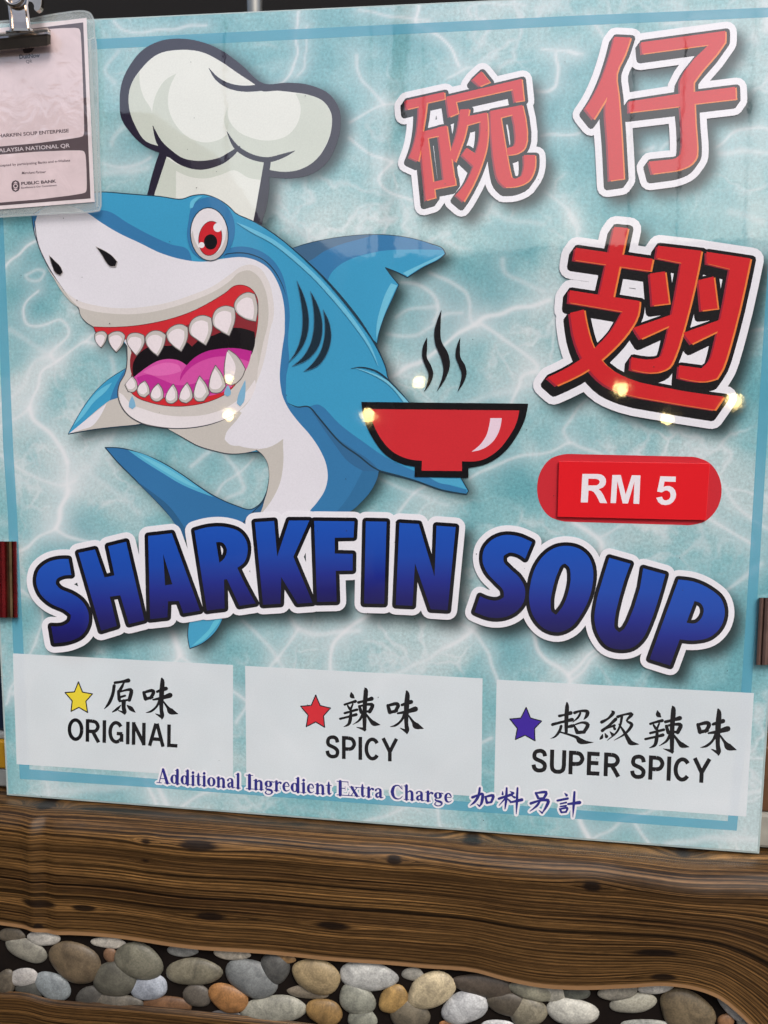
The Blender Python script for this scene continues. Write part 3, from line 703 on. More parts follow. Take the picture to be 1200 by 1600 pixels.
blob('jaw_highlight', n2([(575,950),(610,990),(680,1020),(770,1045),(870,1052),(980,1040),(1080,1000),(1150,940),(1195,880),(1200,920),(1160,985),(1100,1040),(1000,1083),(870,1105),(750,1100),(650,1074),(592,1032),(565,985),(558,940)]), (228, 222, 224), shark)
# cheek (white sweep right of the jaw)
blob('cheek', n2([(1283,600),(1330,560),(1335,640),(1320,760),(1312,880),(1325,960),(1355,1040),(1370,1120),(1250,1200),(1120,1190),(1070,1165),(1085,1110),(1130,1040),(1180,960),(1215,870),(1245,760)]), W_, shark)
# mouth
blob('lips', n2([(438,632),(520,634),(650,625),(780,600),(900,560),(1000,508),(1060,470),(1100,440),(1140,437),(1175,452),(1203,490),(1210,560),(1203,650),(1180,745),(1150,830),(1110,895),(1060,945),(1000,975),(900,1000),(800,1004),(700,986),(640,962),(600,925),(615,870),(618,760),(600,700),(520,672),(450,660)]), (206, 44, 52), shark, line=(110, 40, 45), lw=.5)
blob('mouth', n2([(622,740),(680,690),(800,650),(950,600),(1100,575),(1205,560),(1200,650),(1180,745),(1155,820),(1100,870),(900,960),(700,950),(622,870)]), (136, 40, 48), shark)
blob('mouth', n2([(625,870),(625,800),(645,765),(700,725),(800,720),(880,705),(900,725),(940,690),(1000,672),(1100,636),(1192,655),(1196,700),(1180,760),(1000,880),(700,900)]), (20, 14, 18), shark)
blob('tongue', n2([(612,880),(650,850),(690,820),(740,792),(800,783),(845,793),(875,813),(910,778),(960,750),(1030,735),(1100,732),(1180,746),(1160,820),(1120,880),(1060,930),(960,960),(800,965),(680,945)]), (212, 82, 164), shark)
blob('tongue', n2([(875,813),(910,778),(960,750),(1030,735),(1100,732),(1180,746),(1168,795),(1100,775),(1020,772),(950,790),(900,818),(860,860),(842,890),(850,850)]), (188, 42, 142), shark)
blob('tongue', n2([(640,870),(690,855),(760,880),(830,905),(900,900),(960,880),(1060,880),(1100,890),(1040,930),(940,950),(780,945),(660,920)]), (190, 48, 146), shark)
blob('tongue', n2([(670,845),(720,815),(790,800),(840,815),(850,840),(800,855),(720,860)]), (224, 108, 180), shark)
for t in TEETH_UP:
    q = n2(t); cx = sum(p[0] for p in q) / len(q); cy = sum(p[1] for p in q) / len(q)
    tt = blob('tooth', q, (198, 192, 188), shark, line=(96, 92, 92), lw=.6)
    blob('tooth_highlight', [(cx + (x - cx) * .74 - 1.2, cy + (y - cy) * .74 + 2.6) for x, y in q], (234, 224, 228), tt)
for i, t in enumerate(TEETH_LO):
    q = n2(t); cx = sum(p[0] for p in q) / len(q); cy = sum(p[1] for p in q) / len(q)
    tt = blob('tooth', q, (198, 192, 188), shark, line=(96, 92, 92), lw=.6)
    k = .5 if i == 7 else .74
    blob('tooth_highlight', [(cx + (x - cx) * k - (5 if i == 7 else 1.4), cy + (y - cy) * (.85 if i == 7 else .74) - 1.6) for x, y in q], (234, 224, 228), tt)
for q in ([(620,955),(632,985),(636,1005),(620,1018),(604,1008),(606,985)], [(1068,905),(1082,935),(1080,950),(1065,958),(1050,948),(1054,930)], [(1150,880),(1150,940),(1142,985),(1125,1005),(1110,990),(1118,950),(1135,910)]):
    blob('saliva_drop', n2(q), (128, 178, 208), shark)
# eye
blob('eye_socket', h1([(362,930),(375,870),(420,825),(480,815),(540,850),(580,910),(590,990),(570,1060),(530,1110),(440,1125),(385,1090),(355,1010)]), BL2, shark)
blob('fin_highlight', h1([(368,870),(372,838),(410,812),(430,812),(395,840),(380,868)]), CY, shark)
eye = blob('eye', ellipse(327, 366, 29.5, 41.5, -4), (228, 224, 228), shark, line=LN, sm=False)
blob('eye_shading', [(p[0], p[1]) for p in ellipse(327, 366, 28.8, 40.8, -4)[0:15]] + [(p[0], p[1]) for p in ellipse(327, 358, 26, 40, -4)[0:15]][::-1], (198, 192, 190), eye, sm=False)
blob('iris', ellipse(328.5, 372.5, 18, 27, 8), (200, 38, 48), eye, line=(90, 30, 40), lw=.5, sm=False)
blob('pupil', ellipse(329, 378, 10.4, 12), (18, 14, 18), eye, sm=False)
blob('eye_glint', ellipse(340, 355.5, 6.6, 7), (234, 230, 234), eye, sm=False)
blob('eye_glint', ellipse(315, 383, 4.6, 4.6), (234, 230, 234), eye, sm=False)
for q in ([(453,260),(490,277),(522,298),(547,326),(540,348),(516,347),(497,327),(478,295)], [(232,300),(258,325),(282,350),(293,376),(282,389),(262,380),(246,348)]):
    q2 = n2(q); cx = sum(p[0] for p in q2) / len(q2); cy = sum(p[1] for p in q2) / len(q2)
    blob('nostril', [(cx + (x - cx) * 1.12, cy + (y - cy) * 1.12) for x, y in q2], (168, 162, 160), shark)
    blob('nostril', q2, (20, 16, 20), shark)
for q in ([(342,418),(368,470),(390,540),(398,610),(385,690),(350,752),(304,797),(340,740),(362,670),(368,590),(358,500)], [(405,466),(440,530),(462,640),(446,720),(400,780),(320,817),(372,770),(403,715),(420,640),(420,560)], [(465,552),(493,610),(502,690),(482,760),(440,815),(375,841),(420,797),(455,740),(470,680),(472,610)]):
    blob('gill', n3(q), (26, 46, 60), shark, line=(60, 110, 140), lw=.5)
lay('body_highlight', union(stroke([(370, 348, .6), (393, 360, 5.5), (433, 382, 6.5), (483, 424, 6.5), (517, 460, 6.5), (550, 500, 6), (577, 540, 4), (591, 572, .5)], 6)), ink((110, 192, 222)), shark)
lay('fin_highlight', union(stroke([(556, 575, .5), (590, 588, 3), (615, 605, 5), (640, 634, 9)], 5)), ink((120, 196, 222)), shark)
lay('drawn_line', union(stroke([(548, 576, .5), (566, 574, 1.8), (590, 581, 2.4), (613, 600, 2.4), (640, 629, 1.6)], 5)), ink(LN), shark)
lay('drawn_line', union(stroke([(454, 385, .5), (500, 428, 2), (540, 474, 2.4), (575, 520, 2.2), (592, 548, 1.4), (604, 577, .5)], 5)), ink(LN), shark)

# ================================================================== bowl
up(3)
bowl = bpy.data.objects.new('bowl_picture', None); COL.objects.link(bowl); bowl.parent = board
bowl['label'] = 'red bowl emblem with black outline and three curls of steam'
blob('bowl_outline', bw([(92,555),(1070,565),(1050,660),(1000,760),(930,850),(840,912),(720,942),(720,1000),(405,995),(405,935),(320,915),(240,870),(160,770),(110,660)]), BLACK, bowl, auto=50)
blob('bowl_face', bw([(135,597),(1018,605),(1000,680),(950,770),(880,850),(800,895),(682,903),(682,960),(445,958),(447,900),(370,890),(280,850),(200,760),(150,650)]), (206, 44, 52), bowl, auto=50)
blob('bowl_glint', bw([(848,650),(915,650),(903,715),(865,785),(805,830),(738,847),(790,803),(825,750),(840,700)]), (232, 208, 222), bowl)
for q in ([(478,175),(478,240),(477,295),(500,340),(514,390),(500,440),(460,496),(480,435),(486,392),(468,345),(449,290),(452,235)],
          [(562,15),(557,100),(562,200),(600,270),(612,330),(590,410),(532,496),(560,430),(573,370),(560,300),(527,220),(519,150),(535,80)],
          [(673,175),(670,240),(676,300),(700,340),(709,390),(695,435),(655,497),(673,440),(680,390),(665,345),(645,290),(651,230)]):
    blob('steam_curl', bw(q), (26, 24, 28), bowl, h=LAYER[0])

# ================================================================== big Chinese characters
up(3)
for nm, pl, face, bl, wh, s in han:
    g = bpy.data.objects.new('chinese_character', None); COL.objects.link(g); g.parent = board
    g['label'] = {'bowl character': 'red Chinese character for bowl', 'small character': 'red Chinese character at the top right corner', 'fin character': 'large red Chinese character for fin'}[nm]
    l0 = LAYER[0]
    lay('white_outline', wh, ink(WHITE), g, h=l0 + STEP)
    lay('black_side', bl, ink((24, 22, 24)), g, h=l0 + 2 * STEP)
    vs, ts = face
    for k, (nn, c, dx, dy) in enumerate((('edge', (150, 36, 56), -5 * s, .6), ('edge', (232, 128, 62), 0, 0), ('face', (206, 38, 44), -2.3 * s, -1.3 * s))):
        lay(nn, ([(x + dx, y + dy) for x, y in vs], ts), ink(c), g, h=l0 + (3 + k) * STEP)
up(8)

# ================================================================== SHARKFIN SOUP
m_blue, nd, lk, b = new_mat('blue_fade_ink')
geo = gloss(nd, lk, b)
at = N(nd, 'ShaderNodeAttribute', attribute_name='tone'); rp = N(nd, 'ShaderNodeValToRGB'); e = rp.color_ramp.elements
e[0].position = 0; e[0].color = (*lin((30, 84, 184)), 1); e[1].position = 1; e[1].color = (*lin((26, 20, 84)), 1)
k_ = e.new(.38); k_.color = (*lin((28, 72, 170)), 1); k_ = e.new(.66); k_.color = (*lin((28, 42, 138)), 1); k_ = e.new(.84); k_.color = (*lin((26, 26, 108)), 1)
lk.new(at.outputs['Fac'], rp.inputs['Fac']); lk.new(rp.outputs[0], b.inputs['Base Color'])
l0 = LAYER[0]
for i, (ch, tri, blk, wht) in enumerate(letters):
    g = bpy.data.objects.new('letter', None); COL.objects.link(g); g.parent = board; g['label'] = 'blue letter %s with black and white outline' % ch
    ys = [p[1] for p in tri[0]]; y0, y1 = min(ys), max(ys)
    lay('white_outline', wht, ink(WHITE), g, h=l0 + i * STEP)
    lay('black_outline', blk, ink((18, 16, 22)), g, h=l0 + (14 + i) * STEP)
    # cut the fill into level bands so the fade is even
    vs, ts = tri
    r = delaunay_2d_cdt([Vector(v) for v in vs] + [Vector(p) for k in range(1, 8) for p in ((min(v[0] for v in vs) - 5, y0 + (y1 - y0) * k / 8), (max(v[0] for v in vs) + 5, y0 + (y1 - y0) * k / 8))],
                        [(len(vs) + 2 * k, len(vs) + 2 * k + 1) for k in range(7)], [list(t) if ccw(vs, t) else list(t)[::-1] for t in ts], 1, 1e-4)
    lay('blue_fill', ([tuple(v) for v in r[0]], [tuple(f) for f, o in zip(r[2], r[5]) if len(o)]), m_blue, g, h=l0 + (28 + i) * STEP, attr=lambda x, y: (y - y0) / (y1 - y0))
LAYER[0] = l0 + 42 * STEP
rs = random.Random(11)
sp = union([ellipse(rs.uniform(20, 1170), rs.uniform(60, 1290), rs.uniform(.5, 1.3), rs.uniform(.4, 1.0), rs.uniform(0, 90), 6) for _ in range(60)])
lay('dirt_specks', sp, ink((62, 66, 66), True, .75), board, LAYER[0] + STEP * 4)['kind'] = 'stuff'

# ================================================================== panel writing
INKB = ink((18, 17, 20))
def brush(f, strokes, n=4):
    out = []
    for s_ in strokes:
        out += stroke([f(*p) for p in s_], n)
    return union(out)
def fr(x0, y0, s, k=1.0, ax=0, ay=0, rot=0.0):
    """pixel frame of a crop, re-anchored and scaled: glyph drawn once can be used again"""
    def f(x, y, w_):
        u, v = (x - ax) * k / s, (y - ay) * k / s
        return (x0 + u, y0 + v + u * rot, w_ * k / s * 1.32)
    return f
YUAN = [[(512,96,20),(570,88,18),(632,76,30)],[(505,122,22),(492,200,22),(458,280,22),(415,332,4)],[(592,98,12),(575,130,20),(555,165,22)],
        [(543,172,20),(550,245,24)],[(545,182,12),(610,162,16),(658,165,26),(640,250,26)],[(562,224,16),(602,212,16)],[(552,262,14),(628,250,16)],
        [(590,262,30),(590,320,28),(600,358,26),(598,382,5)],[(598,366,20),(540,342,5)],[(562,298,8),(532,330,20),(490,358,8)],[(620,298,8),(655,328,30),(696,362,3)]]
WEI = [[(768,182,20),(786,240,28)],[(775,182,18),(838,166,24),(856,186,26),(828,235,20)],[(790,240,22),(845,226,20)],[(888,176,18),(968,148,28)],[(852,248,12),(930,232,24),(1004,208,36)],
       [(930,58,14),(936,92,30),(928,200,34),(926,330,26),(934,390,28),(930,425,4)],[(932,402,24),(872,372,4)],[(914,250,22),(884,308,16),(836,350,16),(786,364,3)],[(944,262,10),(984,318,20),(1012,352,42),(1076,374,3)]]
LA = [[(508,68,6),(514,100,32),(534,118,8)],[(448,178,16),(500,160,16),(546,148,22)],[(476,188,14),(494,216,18)],[(522,172,12),(502,218,16)],[(448,254,16),(560,222,18)],[(408,304,16),(480,286,16),(552,266,22)],
      [(506,222,14),(500,300,24),(484,352,20),(438,376,3)],[(572,158,20),(630,142,18),(690,124,30)],[(630,30,10),(638,60,30),(628,200,30),(626,380,24),(630,418,3)],[(628,398,24),(552,378,3)],
      [(580,192,20),(596,246,24)],[(580,192,14),(650,176,18),(698,182,26),(672,240,26)],[(596,244,16),(672,236,16)],[(612,262,22),(578,318,16),(520,356,3)],[(640,262,12),(684,322,24),(712,346,34),(768,358,3)]]
CHAO = [[(530,182,22),(590,168,18),(642,152,32)],[(605,50,12),(607,90,30),(600,200,32),(598,345,24)],[(462,266,24),(560,240,20),(656,218,30)],[(600,292,16),(656,280,28)],[(548,282,22),(532,330,22),(492,382,16),(442,406,3)],
        [(530,338,12),(620,364,16),(700,392,24),(736,428,44),(800,442,24),(868,442,3)],[(680,150,24),(740,132,18),(806,138,28),(800,180,28),(772,216,6)],[(738,150,16),(716,195,18),(664,242,6)],
        [(672,268,14),(706,340,30)],[(688,266,12),(758,246,18),(812,268,30),(776,335,26)],[(705,345,26),(776,340,26)]]
JI = [[(1048,132,10),(1062,152,28),(1010,208,18),(948,242,26)],[(1086,214,28),(1018,278,20),(954,326,26)],[(950,330,16),(1010,300,12),(1074,276,22)],[(1060,280,10),(1078,310,22)],[(958,362,6),(948,392,24),(932,410,12)],[(980,352,6),(996,384,28)],[(1030,336,6),(1056,366,26)],
      [(1106,190,24),(1180,166,16),(1246,164,28),(1196,228,16),(1246,268,26),(1180,356,18),(1070,422,4)],[(1148,180,22),(1132,270,18),(1090,350,16),(1000,424,5)],[(1118,262,10),(1172,342,22),(1216,420,34),(1240,448,36),(1318,462,3)]]
up()
L_TXT = 0.000085
lay('chinese_lettering', union([p for f, s_ in ((fr(90, 1050, 5.714), YUAN), (fr(90, 1050, 5.714), WEI)) for k in s_ for p in stroke([f(*q) for q in k])]), INKB, board, h=L_TXT)
f1 = fr(460, 1070, 5.714); f2 = fr(635.5, 1080.2, 5.714, 1.045, 930, 58, .02)
lay('chinese_lettering', union([p for f, s_ in ((f1, LA), (f2, WEI)) for k in s_ for p in stroke([f(*q) for q in k])]), INKB, board, h=L_TXT)
f0 = fr(790, 1090, 6.316); f3 = fr(1050.7, 1103.9, 5.714, 1.09, 630, 30, .03); f4 = fr(1122.3, 1108.7, 5.714, 1.126, 930, 58, .03)
lay('chinese_lettering', union([p for f, s_ in ((f0, CHAO), (f0, JI), (f3, LA), (f4, WEI)) for k in s_ for p in stroke([f(*q) for q in k])]), INKB, board, h=L_TXT)
def sans(word, p0, p1, cap, lw, upv=None, gap=.11):
    """plain grotesque capitals drawn as even-width centre lines"""
    e = (lw / 2) / (cap - lw); c = lambda *p: ('c', p); l = lambda *p: ('l', p)
    K = .5523
    bowl = lambda y0, y1, w_: [l((0, y1), (w_ * .45, y1)), c((w_ * .45, y1), (w_ * .8, y1 - (y1 - y0) * .10), (w_, (y0 + y1) / 2), (w_ * .8, y0 + (y1 - y0) * .10), (w_ * .45, y0)), l((w_ * .45, y0), (0, y0))]
    arc = lambda a0, a1, n=14: [(.5 + .5 * math.cos(math.radians(a0 + (a1 - a0) * i / n)), .5 + .5 * math.sin(math.radians(a0 + (a1 - a0) * i / n))) for i in range(n + 1)]
    G = {
     'I': (0, [l((0, -e), (0, 1 + e))]), 'L': (.42, [l((0, -e), (0, 1 + e)), l((0, 0), (1, 0))]), 'E': (.44, [l((0, -e), (0, 1 + e)), l((0, 0), (1.05, 0)), l((0, 1), (1.02, 1)), l((0, .53), (.93, .53))]),
     'N': (.50, [l((0, -e), (0, 1 + e)), l((1, -e), (1, 1 + e)), l((.0, 1), (1, 0))]), 'M': (.64, [l((0, -e), (0, 1 + e)), l((1, -e), (1, 1 + e)), l((.03, 1), (.5, .02)), l((.97, 1), (.5, .02))]),
     'A': (.66, [l((0, -e), (.46, 1 + e)), l((1, -e), (.54, 1 + e)), l((.2, .28), (.8, .28)), l((.42, 1), (.58, 1))]), 'Y': (.64, [l((0, 1 + e), (.5, .4)), l((1, 1 + e), (.5, .4)), l((.5, .46), (.5, -e))]),
     'R': (.54, [l((0, -e), (0, 1 + e))] + bowl(.46, 1, .95) + [l((.46, .48), (1.02, -e))]), 'P': (.50, [l((0, -e), (0, 1 + e))] + bowl(.43, 1, 1)),
     'O': (.60, [c(*arc(0, 360, 22))]), 'C': (.58, [c(*[(x * 1.0, y) for x, y in arc(38, 322)])]), 'G': (.58, [c(*arc(38, 300)), l((.55, .44), (1.03, .44)), l((.97, .44), (.97, .02)), l((.78, .06), (.97, .2))]),
     'U': (.52, [l((0, 1 + e), (0, .32)), c((0, .34), (.06, .12), (.28, .0), (.5, -.01), (.72, .0), (.94, .12), (1, .34)), l((1, .32), (1, 1 + e))]),
     'S': (.50, [c((.97, .74), (.88, .92), (.66, 1), (.42, 1), (.15, .93), (.05, .76), (.13, .61), (.4, .53), (.7, .46), (.95, .33), (.97, .18), (.85, .05), (.55, 0), (.28, .02), (.08, .12), (0, .29))]),
     '5': (.50, [l((.18, 1), (.93, 1)), l((.22, 1.04), (.10, .47)), c((.11, .5), (.3, .62), (.55, .64), (.85, .54), (.97, .32), (.85, .09), (.5, 0), (.2, .04), (.0, .24))]),
    }
    dx, dy = p1[0] - p0[0], p1[1] - p0[1]; L = math.hypot(dx, dy)
    if upv is None: upv = (dy / L, -dx / L)
    n_ = len(word); wsum = sum(G[ch][0] for ch in word) + gap * (n_ - 1 - .6 * word.count('C'))
    k = (L - lw * n_) / wsum; x = 0.0; quads = []
    for ch in word:
        w_, paths = G[ch]
        for kind, pts in paths:
            q = []
            for px_, py_ in pts:
                u = x + lw / 2 + px_ * w_ * k; v = lw / 2 + py_ * (cap - lw)
                q.append((p0[0] + dx / L * u + upv[0] * v, p0[1] + dy / L * u + upv[1] * v, lw))
            quads += stroke(q, 4 if kind == 'c' else 1, False)
        x += lw + w_ * k + gap * k * (.4 if ch == 'C' else 1)
    return union(quads)
def writing(name, s, p0, p1, cap, mat, parent, h=None, upv=None, offset=0.0, shear=0.0):
    return lay(name, text_tri(s, p0, p1, cap, upv, offset, shear), mat, parent, h)
lay('lettering', sans('ORIGINAL', (105.5, 1157), (280, 1168.5), 35.5, 5.6, (0.01, -1)), INKB, board, L_TXT)
lay('lettering', sans('SPICY', (508.5, 1184.5), (622.5, 1190.5), 36, 5.8, (0.0, -1)), INKB, board, L_TXT)
lay('lettering', sans('SUPER', (830, 1206.5), (969, 1214), 37, 6.5, (0.03, -1)), INKB, board, L_TXT)
lay('lettering', sans('SPICY', (984, 1216.5), (1110.5, 1224), 38, 6.5, (0.04, -1)), INKB, board, L_TXT)
def star(f, pts, c):
    q = f(pts)
    o = blob('star', q, c, board, h=L_TXT, line=(30, 30, 40), lw=.9, sm=False)
    return o
star(crop(90, 1050, 5.714), [(186,88),(222,180),(312,196),(252,262),(268,362),(190,316),(120,352),(130,258),(66,184),(150,178)], (232, 212, 60))
star(crop(460, 1070, 5.714), [(190,92),(230,186),(322,208),(260,278),(270,380),(190,332),(106,374),(122,272),(56,192),(150,184)], (212, 44, 54))
star(crop(790, 1090, 6.316), [(203,97),(246,202),(356,232),(286,304),(290,427),(192,372),(96,414),(116,304),(42,212),(150,202)], (62, 34, 158))

# the serif line, built from stems, bowls and thin slab ends (cap height = 1)
def ring(cx, cy, rx_, ry_, t=.22, th=.07, a0=0, a1=360, n=20):
    pts = []
    for i in range(n + 1):
        a = math.radians(a0 + (a1 - a0) * i / n)
        wd = th + (t - th) * abs(math.cos(a)) ** 1.5
        pts.append((cx + rx_ * math.cos(a), cy + ry_ * math.sin(a), wd))
    return pts
T_, S_ = .21, .06
def stem(x, y0, y1, w_=T_): return [(x, y0, w_), (x, y1, w_)]
def ser(x0, x1, y): return [(x0, y, S_), (x1, y, S_)]
SER = {
 'A': (1.04, [[(.47,1,.09),(.19,.05,.07)], [(.49,.97,.2),(.82,.04,.24)], ser(.0,.36,.03), ser(.62,1.03,.03), ser(.28,.68,.33)]),
 'd': (.80, [stem(.58,.02,1), ser(.42,.58,.96), ser(.58,.76,.04), ring(.33,.34,.2,.29)]),
 'i': (.40, [stem(.2,.03,.67), ser(.03,.2,.63), ser(.03,.37,.03), [(.2,.88,.22),(.2,.89,.22)]]),
 't': (.48, [[(.22,.9,.05),(.22,.66,.2),(.22,.15,.2),(.3,.04,.12),(.43,.12,.05)], ser(.02,.42,.64)]),
 'o': (.72, [ring(.36,.34,.22,.29)]),
 'n': (.82, [stem(.2,.03,.67), ser(.03,.2,.63), ser(.03,.36,.03), [(.26,.5,.05),(.42,.64,.12),(.56,.58,.18),(.6,.45,T_),(.6,.03,T_)], ser(.46,.77,.03)]),
 'a': (.72, [[(.12,.52,.16),(.16,.6,.1),(.3,.65,.09),(.42,.6,.16),(.46,.48,.2),(.46,.1,.2),(.56,.03,.09),(.68,.08,.05)], [(.42,.4,.06),(.2,.3,.14),(.15,.16,.18),(.24,.05,.14),(.42,.14,.05)]]),
 'l': (.40, [stem(.2,.02,1), ser(.03,.2,.96), ser(.03,.37,.03)]),
 'I': (.56, [stem(.28,.03,.97,.24), ser(.03,.53,.97), ser(.03,.53,.03)]),
 'g': (.72, [ring(.32,.46,.18,.19), [(.45,.6,.06),(.56,.64,.07),(.68,.6,.08)], [(.22,.26,.06),(.12,.16,.1),(.22,.08,.14),(.5,.03,.18),(.6,-.1,.15),(.45,-.24,.08),(.24,-.26,.08),(.08,-.16,.1),(.2,.0,.05)]]),
 'r': (.60, [stem(.2,.03,.67), ser(.03,.2,.63), ser(.03,.38,.03), [(.28,.46,.05),(.4,.63,.12),(.52,.58,.18)]]),
 'e': (.64, [[(.14,.38,.05),(.52,.38,.06),(.52,.5,.1),(.42,.63,.1),(.3,.64,.1),(.18,.52,.18),(.14,.34,.2),(.2,.14,.18),(.34,.05,.1),(.5,.1,.05),(.58,.18,.04)]]),
 'E': (.92, [stem(.26,.03,.97,.24), ser(.03,.84,.97), ser(.03,.88,.03), [(.82,.97,.06),(.85,.72,.03)], [(.87,.03,.07),(.92,.3,.03)], ser(.3,.6,.51), [(.62,.36,.03),(.62,.66,.03)]]),
 'x': (.74, [[(.17,.63,.2),(.56,.04,.2)], [(.56,.62,.06),(.15,.05,.06)], ser(.02,.33,.64), ser(.43,.7,.64), ser(.0,.28,.03), ser(.38,.74,.03)]),
 'C': (1.0, [[(.9,.68,.03),(.86,.98,.05)], [(.84,.76,.06),(.72,.92,.08),(.54,.97,.08),(.3,.86,.18),(.18,.5,.26),(.3,.14,.18),(.54,.03,.09),(.76,.08,.07),(.92,.26,.04)]]),
 'h': (.82, [stem(.2,.03,1), ser(.03,.2,.96), ser(.03,.36,.03), [(.26,.5,.05),(.42,.64,.12),(.56,.58,.18),(.6,.45,T_),(.6,.03,T_)], ser(.46,.77,.03)]),
}
m_navy = ink((42, 42, 128))
def serif_word(wd, x0, x1, grow=0.0):
    yb = lambda x: 1223.4 + (x - 245) * (1254.5 - 1223.2) / 460.0
    tot = sum(SER[c][0] for c in wd); k = (x1 - x0) / tot; cap = 22.5
    x = x0; quads = []
    for c in wd:
        for s_ in SER[c][1]:
            quads += stroke([(x + p[0] * k, yb(x + p[0] * k) - p[1] * cap, p[2] * .95 * (k * .5 + cap * .5) + grow) for p in s_], 2)
        x += SER[c][0] * k
    return quads
up()
lw_ = 0.000085
WORDS = (('Additional', 245, 376), ('Ingredient', 384, 519), ('Extra', 526, 600), ('Charge', 609, 707))
words = [serif_word(*w_) for w_ in WORDS]; halos = [serif_word(*w_, 6.0) for w_ in WORDS]
JIA = [[(108,216,20),(160,196,16),(204,186,22),(196,262,20),(176,300,8)],[(176,298,14),(150,276,4)],[(178,128,16),(166,200,20),(132,256,18),(86,294,4)],[(230,210,16),(246,266,20)],[(234,210,14),(304,198,22),(286,258,18)],[(246,266,16),(288,260,16)]]
LIAO = [[(392,160,6),(392,186,16)],[(430,128,14),(426,230,20),(414,324,8)],[(356,228,18),(480,188,20)],[(420,222,14),(356,294,5)],[(430,222,8),(462,252,16)],[(462,160,6),(492,176,18)],[(476,200,6),(504,216,18)],[(466,262,14),(572,238,24)],[(532,128,14),(526,250,18),(520,374,5)]]
LING = [[(702,174,16),(726,222,20)],[(704,176,14),(800,168,22),(776,226,18)],[(726,226,14),(778,222,14)],[(656,272,20),(740,246,16),(818,244,24),(802,300,20),(762,364,8)],[(762,362,14),(732,336,4)],[(748,232,12),(716,290,18),(646,348,4)]]
JI2 = [[(974,176,6),(992,196,20)],[(906,246,16),(1002,226,18)],[(934,276,12),(988,264,14)],[(934,302,12),(988,294,14)],[(928,324,14),(944,356,16)],[(930,326,12),(998,314,16),(986,352,14)],[(944,356,14),(988,352,14)],[(1006,278,16),(1114,264,26)],[(1066,166,16),(1058,290,18),(1050,404,4)]]
cf = fr(720, 1210, 6.0)
for s_ in (JIA, LIAO, LING, JI2):
    words.append([p for k in s_ for p in stroke([cf(*q) for q in k])])
    halos.append([p for k in s_ for p in stroke([(lambda t: (t[0], t[1], t[2] + 6.4))(cf(*q)) for q in k])])
for i, quads in enumerate(words):
    u = union(quads); halo = union(halos[i])
    nm = 'lettering' if i < 4 else 'chinese_lettering'
    o = lay('white_outline', halo, ink(WHITE), board, h=lw_ + i * STEP)
    o.name = nm; o['label'] = 'navy lettering with white edge along the bottom of the board'
    lay('ink', u, m_navy, o, h=lw_ + (14 + i) * STEP)

#@@REST@@
# ================================================================== price tag stuck on the badge
import bmesh
def plate(name, poly, h0, h1, mat, parent=None, origin=None, bulge=None, smooth_=False):
    """a flat piece with real thickness: outline in photograph pixels, faces at h0 (back) and h1 (front)"""
    poly = clean(poly)
    area = sum(poly[i - 1][0] * poly[i][1] - poly[i][0] * poly[i - 1][1] for i in range(len(poly)))
    if area > 0: poly = poly[::-1]
    vs, ts = tess(poly); n = len(vs)
    V = [P(x, y, h1) for x, y in vs]
    V += [Vector((p.x, -h0, p.z)) for p in V]
    Fs = []
    for t in ts:
        a, b_, c = [vs[i] for i in t]
        cr_ = (b_[0] - a[0]) * (c[1] - a[1]) - (b_[1] - a[1]) * (c[0] - a[0])
        t = t if cr_ < 0 else tuple(reversed(t))
        Fs.append(t); Fs.append(tuple(n + i for i in reversed(t)))
    for i in range(n):
        j = (i + 1) % n; Fs.append((i, n + i, n + j, j))
    o = mesh_from(name, V, Fs, mat, parent, origin=origin)
    bm = bmesh.new(); bm.from_mesh(o.data); bmesh.ops.recalc_face_normals(bm, faces=bm.faces[:]); bm.to_mesh(o.data); bm.free()
    return o
tagq = badge([(193,112),(1052,125),(1030,448),(185,428)])
tg = empty('price_tag', P(945, 770, .002), 'bright red rectangular price card reading RM 5', 'price card')
m_card = ink((226, 26, 36), True, 1.0, .03)
card = plate('card', tagq, .0010, .0024, m_card, tg)
md = card.modifiers.new('b', 'BEVEL'); md.width = .0003; md.segments = 2
m_w = ink((238, 230, 236))
b0 = badge([(318,347),(463,350),(487,350),(655,354),(745,358),(860,361)])
for outer_, hole_ in (([(327,184),(415,184),(434,187),(450,197),(460,212),(462,228),(457,246),(445,260),(420,271),(434,284),(446,302),(468,350),(428,349),(406,306),(392,286),(376,279),(362,278),(358,346),(318,346)], [(361,211),(406,212),(420,217),(426,228),(421,241),(408,249),(360,249)]),
                      ([(497,190),(545,190),(573,300),(608,191),(657,192),(650,354),(617,353),(623,228),(586,352),(556,351),(526,226),(518,350),(487,349)], None),
                      ([(770,197),(858,199),(857,229),(794,227),(788,258),(804,252),(822,252),(841,261),(854,277),(860,299),(857,320),(845,341),(825,356),(800,361),(776,357),(758,344),(746,319),(779,313),(785,326),(793,333),(805,334),(819,328),(827,315),(828,300),(823,286),(810,278),(797,278),(778,289),(752,284)], None)):
    lay('lettering', tess(badge(outer_), [badge(hole_)] if hole_ else []), m_w, tg, .00245)

